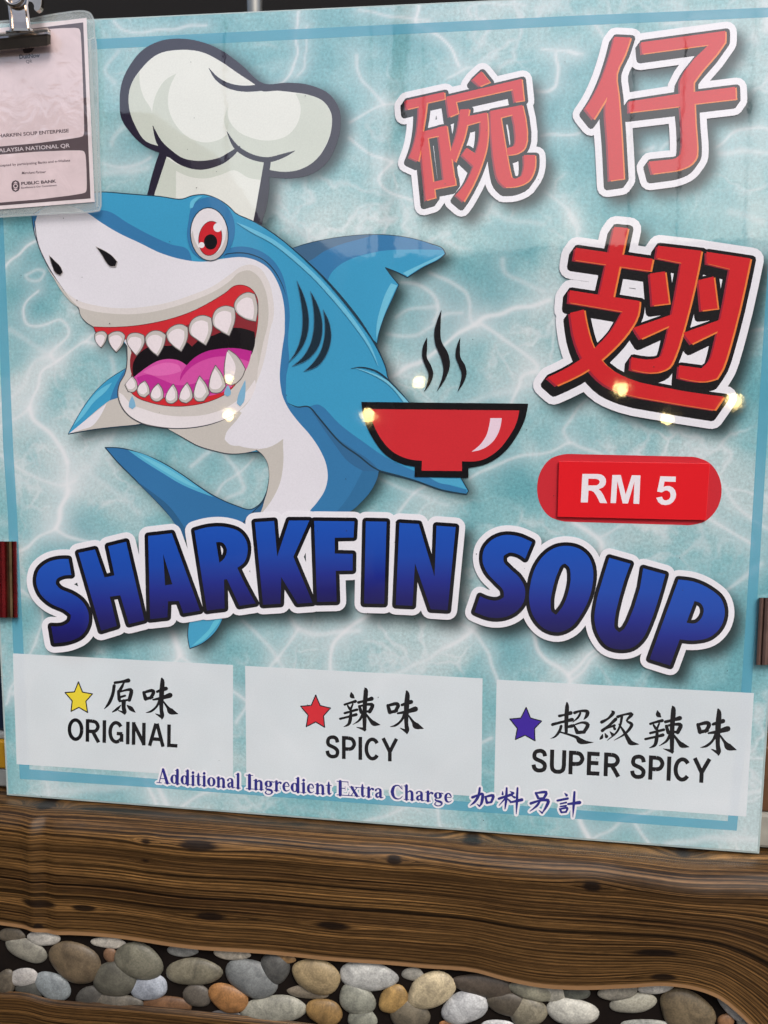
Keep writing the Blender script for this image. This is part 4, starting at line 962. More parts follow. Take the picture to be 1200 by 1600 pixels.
# ================================================================== laminated payment notice
nt_ = empty('payment_notice', P(60, 200, .006), 'creased pink payment notice in a clear plastic sleeve under the bulldog clip', 'notice')
m_film, nd, lk, b = new_mat('clear_film')
b.inputs['Base Color'].default_value = (.62, .68, .68, 1); b.inputs['Roughness'].default_value = .12; b.inputs['Alpha'].default_value = .30
b.inputs['Coat Weight'].default_value = 1; b.inputs['Coat Roughness'].default_value = .06
g_ = N(nd, 'ShaderNodeNewGeometry'); n_ = N(nd, 'ShaderNodeTexNoise', i_Scale=38.0, i_Detail=3.0); bp = N(nd, 'ShaderNodeBump', i_Strength=.5, i_Distance=.004)
lk.new(g_.outputs['Position'], n_.inputs['Vector']); lk.new(n_.outputs['Fac'], bp.inputs['Height']); lk.new(bp.outputs['Normal'], b.inputs['Coat Normal']); lk.new(bp.outputs['Normal'], b.inputs['Normal'])
film = smooth([(-60,50),(0,33.5),(40,31),(75,24),(100,20),(131,17.3),(141,21),(146,31),(148,57),(150,66),(153,150),(155,240),(157.6,322),(155,329),(100,333),(50,336),(0,339),(-60,343)], True, 3, 80)
plate('sleeve', film, .0046, .0052, m_film, nt_)
lay('sleeve_seam', union(capsules([film], 1.3, True, 6)), ink((196, 204, 204), True, .5), nt_, h=.00530)
lay('sleeve_seam', union(stroke([(132, 61, 1), (140, 62, 2.4), (148, 58, 1.6)], 3) + stroke([(140, 63, 4), (144, 150, 5), (149, 240, 5), (152, 322, 3)], 3)), ink((206, 214, 212), True, .45), nt_, h=.00534)
def paper_ink(c, nm):
    m, nd, lk, b = new_mat(nm); geo = gloss(nd, lk, b)
    n = N(nd, 'ShaderNodeTexNoise', i_Scale=30.0, i_Detail=5.0, i_Roughness=.6, i_Distortion=.8); mr = N(nd, 'ShaderNodeMapRange', i_From_Min=.3, i_From_Max=.7, i_To_Min=.88, i_To_Max=1.08)
    n3_ = N(nd, 'ShaderNodeTexNoise', i_Scale=60.0, i_Detail=3.0, i_Distortion=1.5); bp = N(nd, 'ShaderNodeBump', i_Strength=.22, i_Distance=.0012)
    mx = N(nd, 'ShaderNodeMixRGB', blend_type='MULTIPLY'); mx.inputs[0].default_value = 1; mx.inputs[1].default_value = (*lin(c), 1)
    for q in (n, n3_): lk.new(geo.outputs['Position'], q.inputs['Vector'])
    lk.new(n.outputs['Fac'], mr.inputs['Value']); lk.new(mr.outputs[0], mx.inputs[2]); lk.new(mx.outputs[0], b.inputs['Base Color'])
    lk.new(n3_.outputs['Fac'], bp.inputs['Height']); lk.new(bp.outputs['Normal'], b.inputs['Normal']); lk.new(bp.outputs['Normal'], b.inputs['Coat Normal'])
    b.inputs['Coat Roughness'].default_value = .15
    return m
m_pk, m_wp, m_dk = paper_ink((222, 203, 206), 'pink_paper'), paper_ink((232, 220, 222), 'white_paper'), paper_ink((92, 80, 84), 'dark_print')
plate('paper', [(-60,51),(135,28),(147.5,315.5),(-60,332)], .0053, .0056, m_wp, nt_)
lay('printed_frame', tess([(-60,58),(130,35),(141.5,310),(-60,326)]), m_dk, nt_, h=.00570)
lay('printed_panel', tess(smooth([(-60,64),(117,43.5),(123.5,45),(126,52),(131.5,206),(130,212),(124,214.5),(-60,230)], True, 4, 75)), m_pk, nt_, h=.00575)
lay('printed_panel', tess(smooth([(-60,250.5),(124,235),(131,236.5),(133.5,242),(135.5,295),(134,300),(128,302.5),(-60,317)], True, 4, 75)), m_pk, nt_, h=.00575)
m_tx = ink((84, 72, 78)); m_lt = ink((206, 194, 198))
HN = .00582
def nw(s, p0, p1, cap, mat=m_tx, off=.0, sh=0): return lay('lettering', text_tri(s, p0, p1, cap, None, off, sh), mat, nt_, HN)
nw('SHARKFIN SOUP ENTERPRISE', (-6.5, 215.3), (107.6, 206.6), 5.2, off=.02)
nw('MALAYSIA NATIONAL QR', (-9, 238.8), (109.3, 230), 5.8, m_lt, .015)
nw('Accepted by participating Banks and e-Wallets', (-6, 260.8), (109.6, 252.2), 3.6, off=.01)
nw('Merchant Partner', (34, 272.3), (72, 270.2), 3.8, off=.01, sh=.2)
nw('PUBLIC BANK', (33.3, 289.2), (88, 285.2), 4.5, off=.03)
nw('Excellence Is Our Commitment', (33.3, 294.8), (88.7, 290.6), 2.7, off=.015)
nw('DuitNow', (30.4, 92), (62.7, 89.2), 6.2, off=.045)
nw('QR', (40.7, 98.8), (50.4, 98), 4.8)
lay('logo', tess([(35.5,75.5),(54.5,74.5),(49.5,81),(45,83),(38,83.5),(36,80)]), m_tx, nt_, h=HN)
lay('logo', union([[(24.3,281.5),(29,283.5),(30.6,287),(30.6,294.5),(29,298),(24.3,300),(19.8,298),(18,294.5),(18,287),(19.8,283.5)]]), m_tx, nt_, h=HN)
lay('logo', union([[(24.3,283.5),(28,286.5),(20.6,286.5)], [(24.3,298),(28,295),(20.6,295)]] + capsules([ellipse(24.3,290.7,3,3,0,12)], .7, True, 5)), m_pk, nt_, h=HN + .00004)

# ================================================================== bulldog clip and side clips
def metal(nm, c, rough=.18, met=1.0):
    m, nd, lk, b = new_mat(nm); b.inputs['Metallic'].default_value = met
    g_ = N(nd, 'ShaderNodeNewGeometry'); n_ = N(nd, 'ShaderNodeTexNoise', i_Scale=160.0, i_Detail=4.0); r_ = N(nd, 'ShaderNodeMapRange', i_To_Min=rough * .6, i_To_Max=rough * 1.6)
    n2_ = N(nd, 'ShaderNodeTexNoise', i_Scale=45.0, i_Detail=3.0); mx = N(nd, 'ShaderNodeMapRange', i_From_Min=.3, i_From_Max=.7, i_To_Min=.75, i_To_Max=1.1); mm = N(nd, 'ShaderNodeMixRGB', blend_type='MULTIPLY')
    mm.inputs[0].default_value = 1; mm.inputs[1].default_value = (*lin(c), 1)
    lk.new(g_.outputs['Position'], n_.inputs['Vector']); lk.new(g_.outputs['Position'], n2_.inputs['Vector']); lk.new(n_.outputs['Fac'], r_.inputs['Value']); lk.new(r_.outputs[0], b.inputs['Roughness'])
    lk.new(n2_.outputs['Fac'], mx.inputs['Value']); lk.new(mx.outputs[0], mm.inputs[2]); lk.new(mm.outputs[0], b.inputs['Base Color'])
    return m
m_chr = metal('nickel_plate', (200, 188, 176), .16)
m_redm = metal('red_anodised', (150, 44, 48), .25, .8); m_brass = metal('dull_brass', (176, 150, 112), .3); m_brn = metal('brown_lacquer', (112, 88, 80), .45, .4)
def loft(name, secs, mat, parent, closed=True, smooth_=False):
    """skin a list of cross-sections (lists of world points)"""
    n = len(secs[0]); V = [p for s in secs for p in s]; Fs = []
    for i in range(len(secs) - 1):
        for j in range(n if closed else n - 1):
            k = (j + 1) % n
            Fs.append((i * n + j, i * n + k, (i + 1) * n + k, (i + 1) * n + j))
    if closed: Fs += [tuple(reversed(range(n))), tuple(range((len(secs) - 1) * n, len(secs) * n))]
    o = mesh_from(name, V, Fs, mat, parent, smooth=smooth_)
    bm = bmesh.new(); bm.from_mesh(o.data); bmesh.ops.recalc_face_normals(bm, faces=bm.faces[:]); bm.to_mesh(o.data); bm.free()
    return o
cl = empty('bulldog_clip', P(30, 60, .015), 'shiny nickel bulldog clip gripping the notice at the top left', 'clip')
def jaw_sec(x, yt):   # cross-section of the lip at column x
    return [P(x, yt - 3, .008), P(x, yt, .0125), P(x, yt + 3.5, .0162), P(x, yt + 6.5, .0172), P(x, yt + 10, .0163), P(x, yt + 25, .0140), P(x + .5, yt + 26.5, .0120), P(x + .5, yt + 25, .008)]
loft('jaw', [jaw_sec(x, 53.5 - x * .098) for x in (-45, -20, 5, 30, 55, 74)] + [[p.lerp(P(78, 60, .012), .25) for p in jaw_sec(79.5, 46.5)]], m_chr, cl)
def tube(name, pts, r, mat, parent, n=10):
    secs = []
    for i, p in enumerate(pts):
        d = (pts[min(i + 1, len(pts) - 1)] - pts[max(i - 1, 0)]).normalized()
        a = d.cross(Vector((0, 1, 0.01))).normalized(); c = d.cross(a).normalized()
        rr = r[i] if isinstance(r, (list, tuple)) else r
        secs.append([p + a * rr * math.cos(2 * math.pi * k / n) + c * rr * math.sin(2 * math.pi * k / n) for k in range(n)])
    return loft(name, secs, mat, parent, True, True)
# the handle: a dished plate with raised rims that ends in a ring
rows = [(-2, 11, 45, .016), (8, 12.5, 43, .0165), (20, 14, 44.5, .017), (34, 15.5, 46.5, .0185), (44, 16, 48, .0205), (48, 15, 50, .0205)]
loft('handle', [[P(a, y, h - .002), P(a - .5, y, h + .0012), P(a + 2.5, y, h + .0014), P(a + 5, y, h), P(b_ - 5, y, h), P(b_ - 2.5, y, h + .0014), P(b_ + .5, y, h + .0012), P(b_, y, h - .002)] for y, a, b_, h in rows], m_chr, cl)
tube('handle_ring', [P(22 + 14 * math.cos(t), -6 + 14 * math.sin(t), .0195) for t in [2 * math.pi * k / 28 for k in range(29)]], .0016, m_chr, cl)
hook = plate('handle_curl', smooth([(43,2),(50,4),(53,9),(53,14),(57,18.5),(62,15),(64.5,6),(64,-3),(58,-10),(46,-8)], True, 4, 60), .013, .0175, m_chr, cl)
md = hook.modifiers.new('b', 'BEVEL'); md.width = .0012; md.segments = 3
tube('pivot_pin', [P(10, 50.5, .0175), P(52, 47.5, .0175)], .0011, m_chr, cl)
def ribs(root, xs, y0, y1, slant, mats, h0=.0008):
    for (a, b_, hp), mt in zip(xs, mats):
        secs = []
        for y in (y0, y1):
            dx = slant * (y - y0)
            prof = [(a, h0), (a, h0 + hp * .5), (a + (b_ - a) * .15, h0 + hp * .85), (a + (b_ - a) * .5, h0 + hp), (a + (b_ - a) * .85, h0 + hp * .8), (b_, h0 + hp * .45), (b_, h0)]
            secs.append([P(x + dx, y + (0 if y == y0 else 0), h) for x, h in prof])
        loft('rib', secs, mt, root)
c1 = empty('edge_clip', P(10, 905, 0), 'glossy dark red and brass ribbed clip on the left edge of the board', 'clip')
ribs(c1, [(-30, -5, .006), (-5, 9, .0065), (9, 19.5, .0048), (19.5, 26.3, .006)], 846, 965, .016, [m_brass, m_redm, m_brass, m_redm])
c2 = empty('edge_clip', P(1200, 985, 0), 'dull brown ribbed clip on the right edge of the board', 'clip')
ribs(c2, [(1186, 1194.5, .0045), (1194.5, 1206, .006), (1206, 1225, .005)], 934, 1039, -.05, [m_brn, m_brn, m_brn])

# ================================================================== table cloth: printed vinyl over the table edge
HC_ = .032
edge_px = [(-140,1438),(-60,1442),(0,1447),(50,1454),(80,1461),(110,1462),(180,1467),(300,1480),(400,1490),(450,1495),(500,1500),(600,1509),(660,1515),(745,1519),(790,1530),(850,1542),(920,1546),(980,1541),(1040,1534),(1085,1540),(1120,1555),(1150,1580),(1180,1612),(1210,1650),(1290,1740)]
ep = [P(x, y, HC_) for x, y in smooth(edge_px, False, 4)]
EX = np.array([p.x for p in ep]); EZ = np.array([p.z for p in ep])
cloth = empty('tablecloth', Vector((BASE.x, -.02, 0)), 'glossy vinyl tablecloth printed with brown wood planks and river pebbles', 'tablecloth')
X0c, X1c = P(-120, 1400, HC_).x, P(1290, 1400, HC_).x
NXc, NVc = 420, 110
RC = .020
ztop = -.0012
knots = [(310,1323,46,9),(228,1317,14,6),(228,1344,14,6),(735,1328,24,9),(615,1349,18,8),(1075,1352,22,9),(925,1385,22,10),(520,1447,42,9),(1025,1483,50,9),(60,1412,44,9),(52,1268,22,12),(130,1420,30,7),(1035,1520,30,8),(330,1430,40,10),(60,1448,12,9)]
kn = []
verts, gU, gV, gK, gR = [], [], [], [], []
def fold(X, t):
    """small rolls of the hanging cloth"""
    f = .0016 * math.sin(X * 21 + 1.0) + .0011 * math.sin(X * 47 + 2.2)
    x50 = P(48, 1350, HC_).x
    f += .0022 * math.exp(-((X - x50) / .006) ** 2) - .0015 * math.exp(-((X - x50 - .012) / .006) ** 2)
    xr = P(1090, 1400, HC_).x
    f += .006 * math.exp(-((X - xr) / .05) ** 2)
    return f * min(1, t * 1.6)
for i in range(NXc):
    X = X0c + (X1c - X0c) * i / (NXc - 1)
    zb = float(np.interp(X, EX, EZ)); hang = (ztop - RC) - zb
    for j in range(NVc):
        s = j / (NVc - 1)
        if s < .08:
            t = s / .08; y = .30 + (-(HC_ - RC) - .30) * t; z = ztop; v = -.25 + .25 * t; tt = 0
        elif s < .36:
            t = (s - .08) / .28; a = t * math.pi / 2; y = -(HC_ - RC) - RC * math.sin(a); z = ztop - RC + RC * math.cos(a)
            v = .22 * t; tt = t
        else:
            t = (s - .36) / .64; y = -HC_; z = ztop - RC - hang * t; v = .22 + .78 * t; tt = 1
        y -= fold(X, tt) if s >= .08 else 0
        verts.append((X - cloth.location.x, y - cloth.location.y, z - cloth.location.z)); gU.append(X); gV.append(v)
gU = np.array(gU); gV = np.array(gV)
KD = np.zeros_like(gU); GVW = gV.copy()
PXc, PYc = topix(gU, np.array([v[2] for v in verts]))   # only used to look the knots up
for kx, ky, ka, kb in knots:
    p = P(kx, ky, HC_); zb = float(np.interp(p.x, EX, EZ)); v0 = .22 + .78 * ((ztop - RC) - p.z) / ((ztop - RC) - zb)
    du = (gU - p.x) / (ka * .00048); dv = (gV - v0) / (kb / 200.0)
    KD = np.maximum(KD, np.exp(-(du * du * 1.4 + dv * dv * 1.4) ** 1.2) * (1.0 if kb > 6 else .7))
    GVW += -np.sign(dv) * .020 * (kb / 9) * np.exp(-(du * .55) ** 2) * np.exp(-np.abs(dv) * .55)
me = bpy.data.meshes.new('wood_print')
idx = np.arange(NXc * NVc).reshape(NXc, NVc)
Q = np.stack([idx[:-1, :-1], idx[:-1, 1:], idx[1:, 1:], idx[1:, :-1]], -1).reshape(-1, 4)
me.from_pydata(verts, [], Q.tolist()); me.polygons.foreach_set('use_smooth', [True] * len(Q))
for nm, arr in (('grain_u', gU), ('grain_v', GVW), ('knot', KD), ('across', gV)):
    at = me.attributes.new(nm, 'FLOAT', 'POINT'); at.data.foreach_set('value', arr.astype(np.float32))
me.update()
def wood_mat():
    m, nd, lk, b = new_mat('printed_wood')
    U, Vv, K, A = [N(nd, 'ShaderNodeAttribute', attribute_name=q) for q in ('grain_u', 'grain_v', 'knot', 'across')]
    cb = N(nd, 'ShaderNodeCombineXYZ'); lk.new(U.outputs['Fac'], cb.inputs[0]); lk.new(Vv.outputs['Fac'], cb.inputs[1])
    def nz(sx, sy, det, rough, dist=0.0, off=0.0):
        mp = N(nd, 'ShaderNodeMapping'); mp.inputs['Scale'].default_value = (sx, sy, 1); mp.inputs['Location'].default_value = (off, off, off)
        n = N(nd, 'ShaderNodeTexNoise', i_Scale=1.0, i_Detail=det, i_Roughness=rough, i_Distortion=dist)
        lk.new(cb.outputs[0], mp.inputs['Vector']); lk.new(mp.outputs[0], n.inputs['Vector']); return n
    warp = nz(3.5, 3, 2, .5)
    # grain rides on a slow wander of the v coordinate
    ad = N(nd, 'ShaderNodeMath', operation='MULTIPLY_ADD'); ad.inputs[1].default_value = .045; lk.new(warp.outputs['Fac'], ad.inputs[0]); lk.new(Vv.outputs['Fac'], ad.inputs[2])
    lk.new(ad.outputs[0], cb.inputs[1]) if False else None
    cb2 = N(nd, 'ShaderNodeCombineXYZ'); lk.new(U.outputs['Fac'], cb2.inputs[0]); lk.new(ad.outputs[0], cb2.inputs[1])
    def nz2(sx, sy, det, rough, off):
        mp = N(nd, 'ShaderNodeMapping'); mp.inputs['Scale'].default_value = (sx, sy, 1); mp.inputs['Location'].default_value = (off, off, off)
        n = N(nd, 'ShaderNodeTexNoise', i_Scale=1.0, i_Detail=det, i_Roughness=rough); lk.new(cb2.outputs[0], mp.inputs['Vector']); lk.new(mp.outputs[0], n.inputs['Vector']); return n
    big, mid, fine = nz2(2.2, 6, 3, .5, 2), nz2(1.6, 60, 4, .65, 5), nz2(5.0, 230, 3, .75, 9)
    wv = N(nd, 'ShaderNodeTexWave', wave_type='BANDS', bands_direction='Y', i_Scale=13.0, i_Distortion=2.6, i_Detail=3.0)
    wv.inputs['Detail Scale'].default_value = .5
    mpw = N(nd, 'ShaderNodeMapping'); mpw.inputs['Scale'].default_value = (.5, 1, 1); lk.new(cb2.outputs[0], mpw.inputs['Vector']); lk.new(mpw.outputs[0], wv.inputs['Vector'])
    rb_ = N(nd, 'ShaderNodeValToRGB'); e = rb_.color_ramp.elements
    e[0].position = .3; e[0].color = (*lin((57, 39, 21)), 1); e[1].position = .7; e[1].color = (*lin((96, 70, 39)), 1)
    lk.new(big.outputs['Fac'], rb_.inputs['Fac'])
    def mul(prev, fac, ramp, amt):
        r = N(nd, 'ShaderNodeValToRGB'); el = r.color_ramp.elements
        el[0].position, el[0].color = ramp[0][0], (*[ramp[0][1]] * 3, 1); el[1].position, el[1].color = ramp[-1][0], (*[ramp[-1][1]] * 3, 1)
        for p_, v_ in ramp[1:-1]:
            q = el.new(p_); q.color = (v_, v_, v_, 1)
        mx = N(nd, 'ShaderNodeMixRGB', blend_type='MULTIPLY'); mx.inputs[0].default_value = amt
        lk.new(fac, r.inputs['Fac']); lk.new(prev, mx.inputs[1]); lk.new(r.outputs[0], mx.inputs[2]); return mx.outputs[0]
    c = mul(rb_.outputs[0], mid.outputs['Fac'], [(.36, .12), (.44, .65), (.52, 1.0), (.64, 1.6)], 1)
    c = mul(c, fine.outputs['Fac'], [(.36, .2), (.48, .95), (.64, 1.9)], 1)
    c = mul(c, wv.outputs['Fac'], [(0.0, .22), (.14, .8), (.7, 1.05), (1.0, 1.5)], .85)
    brk = nz(60, 90, 3, .7, 0, 13)
    c = mul(c, brk.outputs['Fac'], [(.34, .55), (.5, 1.0), (.68, 1.35)], .8)
    # plank gap
    wob_ = nz(3, 1, 2, .5, 0, 4)
    gp = N(nd, 'ShaderNodeMath', operation='MULTIPLY_ADD'); gp.inputs[1].default_value = .05; lk.new(wob_.outputs['Fac'], gp.inputs[0]); lk.new(A.outputs['Fac'], gp.inputs[2])
    d1 = N(nd, 'ShaderNodeMath', operation='SUBTRACT'); d1.inputs[1].default_value = .60; lk.new(gp.outputs[0], d1.inputs[0])
    d2 = N(nd, 'ShaderNodeMath', operation='ABSOLUTE'); lk.new(d1.outputs[0], d2.inputs[0])
    mr = N(nd, 'ShaderNodeMapRange', i_From_Min=.006, i_From_Max=.016, i_To_Min=.12, i_To_Max=1.0); lk.new(d2.outputs[0], mr.inputs['Value'])
    mx = N(nd, 'ShaderNodeMixRGB', blend_type='MULTIPLY'); mx.inputs[0].default_value = 1; lk.new(c, mx.inputs[1]); lk.new(mr.outputs[0], mx.inputs[2])
    mk = N(nd, 'ShaderNodeMixRGB'); kk = N(nd, 'ShaderNodeMapRange', i_From_Min=.38, i_From_Max=.72, i_To_Min=0, i_To_Max=.93); kn1 = N(nd, 'ShaderNodeMath', operation='MULTIPLY_ADD'); kn1.inputs[1].default_value = .9; lk.new(mid.outputs['Fac'], kn1.inputs[0]); kn2 = N(nd, 'ShaderNodeMath', operation='SUBTRACT'); kn2.inputs[1].default_value = .45; lk.new(K.outputs['Fac'], kn2.inputs[0]); lk.new(kn2.outputs[0], kn1.inputs[2]); lk.new(kn1.outputs[0], kk.inputs['Value']); lk.new(kk.outputs[0], mk.inputs[0]); lk.new(mx.outputs[0], mk.inputs[1]); mk.inputs[2].default_value = (*lin((20, 13, 9)), 1)
    # pale cut edge at the bottom of the plank
    ed = N(nd, 'ShaderNodeMapRange', i_From_Min=.962, i_From_Max=.975, i_To_Min=0, i_To_Max=.9); lk.new(A.outputs['Fac'], ed.inputs['Value'])
    me_ = N(nd, 'ShaderNodeMixRGB'); lk.new(ed.outputs[0], me_.inputs[0]); lk.new(mk.outputs[0], me_.inputs[1]); me_.inputs[2].default_value = (*lin((146, 112, 78)), 1)
    lk.new(me_.outputs[0], b.inputs['Base Color'])
    b.inputs['Roughness'].default_value = .30; b.inputs['Specular IOR Level'].default_value = .24
    # woven backing of the vinyl
    geo = N(nd, 'ShaderNodeNewGeometry'); sp = N(nd, 'ShaderNodeSeparateXYZ'); lk.new(geo.outputs['Position'], sp.inputs[0])
    outs = []
    for ax, per in (('X', .0013), ('Z', .0011)):
        k1 = N(nd, 'ShaderNodeMath', operation='MULTIPLY'); k1.inputs[1].default_value = 2 * math.pi / per; lk.new(sp.outputs[ax], k1.inputs[0])
        k2 = N(nd, 'ShaderNodeMath', operation='SINE'); lk.new(k1.outputs[0], k2.inputs[0]); outs.append(k2)
    pr_ = N(nd, 'ShaderNodeMath', operation='MULTIPLY'); lk.new(outs[0].outputs[0], pr_.inputs[0]); lk.new(outs[1].outputs[0], pr_.inputs[1])
    bp = N(nd, 'ShaderNodeBump', i_Strength=.35, i_Distance=.0002); lk.new(pr_.outputs[0], bp.inputs['Height'])
    n4 = N(nd, 'ShaderNodeTexNoise', i_Scale=45.0, i_Detail=2.0); lk.new(geo.outputs['Position'], n4.inputs['Vector'])
    bp2 = N(nd, 'ShaderNodeBump', i_Strength=.25, i_Distance=.003); lk.new(n4.outputs['Fac'], bp2.inputs['Height']); lk.new(bp.outputs[0], bp2.inputs['Normal'])
    lk.new(bp2.outputs[0], b.inputs['Normal'])
    return m
m_wood = wood_mat()
link('wood_print', me, m_wood, cloth)
# lower plank, bottom left
low = smooth([(-140,1548),(-60,1550),(0,1553),(40,1556),(70,1564),(100,1568),(200,1574),(300,1583),(400,1594),(500,1606),(700,1640),(1000,1700)], False, 3)
lv, lf, lu_, lv_ = [], [], [], []
for i, (x, y) in enumerate(low):
    p = P(x, y, HC_)
    for j in range(24):
        t = j / 23
        lv.append((p.x - cloth.location.x, -HC_ - cloth.location.y - (0 if j else -.004), p.z - .07 * t - cloth.location.z)); lu_.append(p.x * 1.1 + 3.3); lv_.append(t * .7 + 1.31)
for i in range(len(low) - 1):
    for j in range(23): a = i * 24 + j; lf.append((a, a + 1, a + 25, a + 24))
me = bpy.data.meshes.new('wood_print'); me.from_pydata(lv, [], lf); me.polygons.foreach_set('use_smooth', [True] * len(lf))
for nm, arr in (('grain_u', lu_), ('grain_v', lv_), ('knot', [0] * len(lu_)), ('across', [-1.0] * len(lu_))):
    at = me.attributes.new(nm, 'FLOAT', 'POINT'); at.data.foreach_set('value', arr)
link('wood_print', me, m_wood, cloth)
# dark bed and the pebbles
m_bed = new_mat('dark_bed'); m_bed, nd, lk, b = m_bed
n_ = N(nd, 'ShaderNodeTexNoise', i_Scale=60.0, i_Detail=4.0); g_ = N(nd, 'ShaderNodeNewGeometry'); r_ = N(nd, 'ShaderNodeValToRGB')
r_.color_ramp.elements[0].color = (.004, .003, .003, 1); r_.color_ramp.elements[1].color = (.012, .008, .006, 1)
lk.new(g_.outputs['Position'], n_.inputs['Vector']); lk.new(n_.outputs['Fac'], r_.inputs['Fac']); lk.new(r_.outputs[0], b.inputs['Base Color']); b.inputs['Roughness'].default_value = .8; b.inputs['Specular IOR Level'].default_value = .1
HB = .0235
q = [P(-200, 1380, HB), P(1350, 1440, HB), P(1350, 1900, HB), P(-200, 1900, HB)]
mesh_from('pebble_bed', q, [(3, 2, 1, 0)], m_bed, cloth)
_pm = {}
def pebble_mat(c, k):
    key = (c, k)
    if key in _pm: return _pm[key]
    m, nd, lk, b = new_mat('pebble_print')
    tc = N(nd, 'ShaderNodeTexCoord'); l = lin(c)
    l = tuple(v * .80 for v in l)
    na = N(nd, 'ShaderNodeTexNoise', i_Scale=52.0 + 9 * (k % 3), i_Detail=4.0, i_Roughness=.6, i_Distortion=1.2); nb = N(nd, 'ShaderNodeTexNoise', i_Scale=700.0, i_Detail=3.0)
    nv = N(nd, 'ShaderNodeTexWave', i_Scale=16.0, i_Distortion=14.0, i_Detail=3.0); nv.inputs['Detail Scale'].default_value = 2.0
    mp = N(nd, 'ShaderNodeMapping'); mp.inputs['Location'].default_value = (k * .37, k * .11, k * .23); mp.inputs['Rotation'].default_value = (0, .7 * k, 0)
    lk.new(tc.outputs['Object'], mp.inputs['Vector'])
    for q_ in (na, nb, nv): lk.new(mp.outputs[0], q_.inputs['Vector'])
    r1_ = N(nd, 'ShaderNodeValToRGB'); e = r1_.color_ramp.elements
    e[0].position = .32; e[0].color = (l[0] * .62, l[1] * .6, l[2] * .58, 1); e[1].position = .7; e[1].color = (min(1, l[0] * 1.35), min(1, l[1] * 1.3), min(1, l[2] * 1.22), 1)
    lk.new(na.outputs['Fac'], r1_.inputs['Fac'])
    mr = N(nd, 'ShaderNodeMapRange', i_From_Min=.3, i_From_Max=.7, i_To_Min=.78, i_To_Max=1.22); lk.new(nb.outputs['Fac'], mr.inputs['Value'])
    m1 = N(nd, 'ShaderNodeMixRGB', blend_type='MULTIPLY'); m1.inputs[0].default_value = 1; lk.new(r1_.outputs[0], m1.inputs[1]); lk.new(mr.outputs[0], m1.inputs[2])
    vr = N(nd, 'ShaderNodeMapRange', i_From_Min=.9, i_From_Max=1.0, i_To_Min=0, i_To_Max=.12); lk.new(nv.outputs['Fac'], vr.inputs['Value'])
    m2 = N(nd, 'ShaderNodeMixRGB'); lk.new(vr.outputs[0], m2.inputs[0]); lk.new(m1.outputs[0], m2.inputs[1]); m2.inputs[2].default_value = (min(1, l[0] * 1.7 + .05), min(1, l[1] * 1.6 + .04), min(1, l[2] * 1.5 + .03), 1)
    lk.new(m2.outputs[0], b.inputs['Base Color']); b.inputs['Roughness'].default_value = .5
    bp = N(nd, 'ShaderNodeBump', i_Strength=.15, i_Distance=.0006); lk.new(na.outputs['Fac'], bp.inputs['Height']); lk.new(bp.outputs[0], b.inputs['Normal'])
    _pm[key] = m; return m
PEB = [(18,1461,22,11,0,(96,90,80)),(42,1484,34,17,25,(128,128,120)),(68,1466,25,12,5,(190,190,186)),(118,1503,45,29,32,(104,92,74)),(170,1473,27,9,5,(205,202,194)),
 (172,1492,10,12,0,(118,92,72)),(180,1530,37,26,8,(92,92,84)),(217,1502,41,27,28,(112,112,100)),(262,1572,40,16,6,(112,82,58)),(233,1542,31,20,-8,(165,175,190)),
 (37,1527,25,14,-10,(172,172,172)),(8,1537,17,22,10,(92,86,76)),(48,1545,25,15,0,(76,78,76)),(83,1541,30,21,25,(132,142,148)),(140,1557,22,16,-10,(76,76,74)),(185,1568,38,16,5,(100,97,90)),
 (285,1486,24,9,5,(138,142,142)),(308,1555,24,17,20,(92,88,82)),(303,1518,43,22,3,(122,119,104)),(362,1490,29,10,3,(182,177,166)),(430,1512,24,24,30,(84,86,86)),(394,1528,42,29,22,(122,128,131)),
 (443,1497,20,8,5,(160,128,88)),(357,1559,32,22,28,(160,116,72)),(482,1550,35,10,5,(132,124,110)),(428,1577,50,23,-4,(158,160,150)),(352,1586,26,8,3,(92,92,95)),(495,1525,40,26,14,(158,142,110)),
 (575,1525,46,23,3,(188,192,192)),(558,1561,29,25,35,(148,152,142)),(566,1592,24,18,20,(140,144,134)),(507,1581,29,21,10,(150,122,78)),(645,1522,18,10,0,(158,158,152)),(755,1540,50,17,10,(84,76,68)),
 (615,1561,26,20,-30,(172,142,90)),(674,1547,40,27,-18,(196,184,154)),(640,1584,33,24,25,(112,106,92)),(793,1568,32,19,15,(90,84,74)),(726,1574,36,26,-12,(192,197,202)),(832,1549,36,14,12,(150,150,134)),
 (858,1551,26,14,10,(170,170,160)),(825,1581,30,23,10,(134,130,114)),(780,1603,30,9,5,(206,210,214)),(707,1602,20,8,5,(160,112,72)),(900,1552,24,10,0,(90,94,88)),(894,1580,40,22,8,(192,194,188)),(966,1549,31,14,-5,(156,154,144)),
 (1026,1542,28,11,-8,(210,210,206)),(990,1567,36,16,-6,(170,170,158)),(1074,1582,48,33,25,(118,106,84)),(1010,1603,40,11,0,(156,160,155)),(1143,1572,36,12,50,(198,198,196)),(1134,1596,14,12,0,(140,104,74)),(930,1610,30,9,4,(120,110,90)),
 (600,1612,30,9,3,(150,150,150)),(1170,1604,22,14,30,(150,150,140)),(1110,1622,30,14,0,(170,170,165)),(40,1566,30,10,4,(90,88,80)),(470,1612,30,8,0,(110,105,95))]
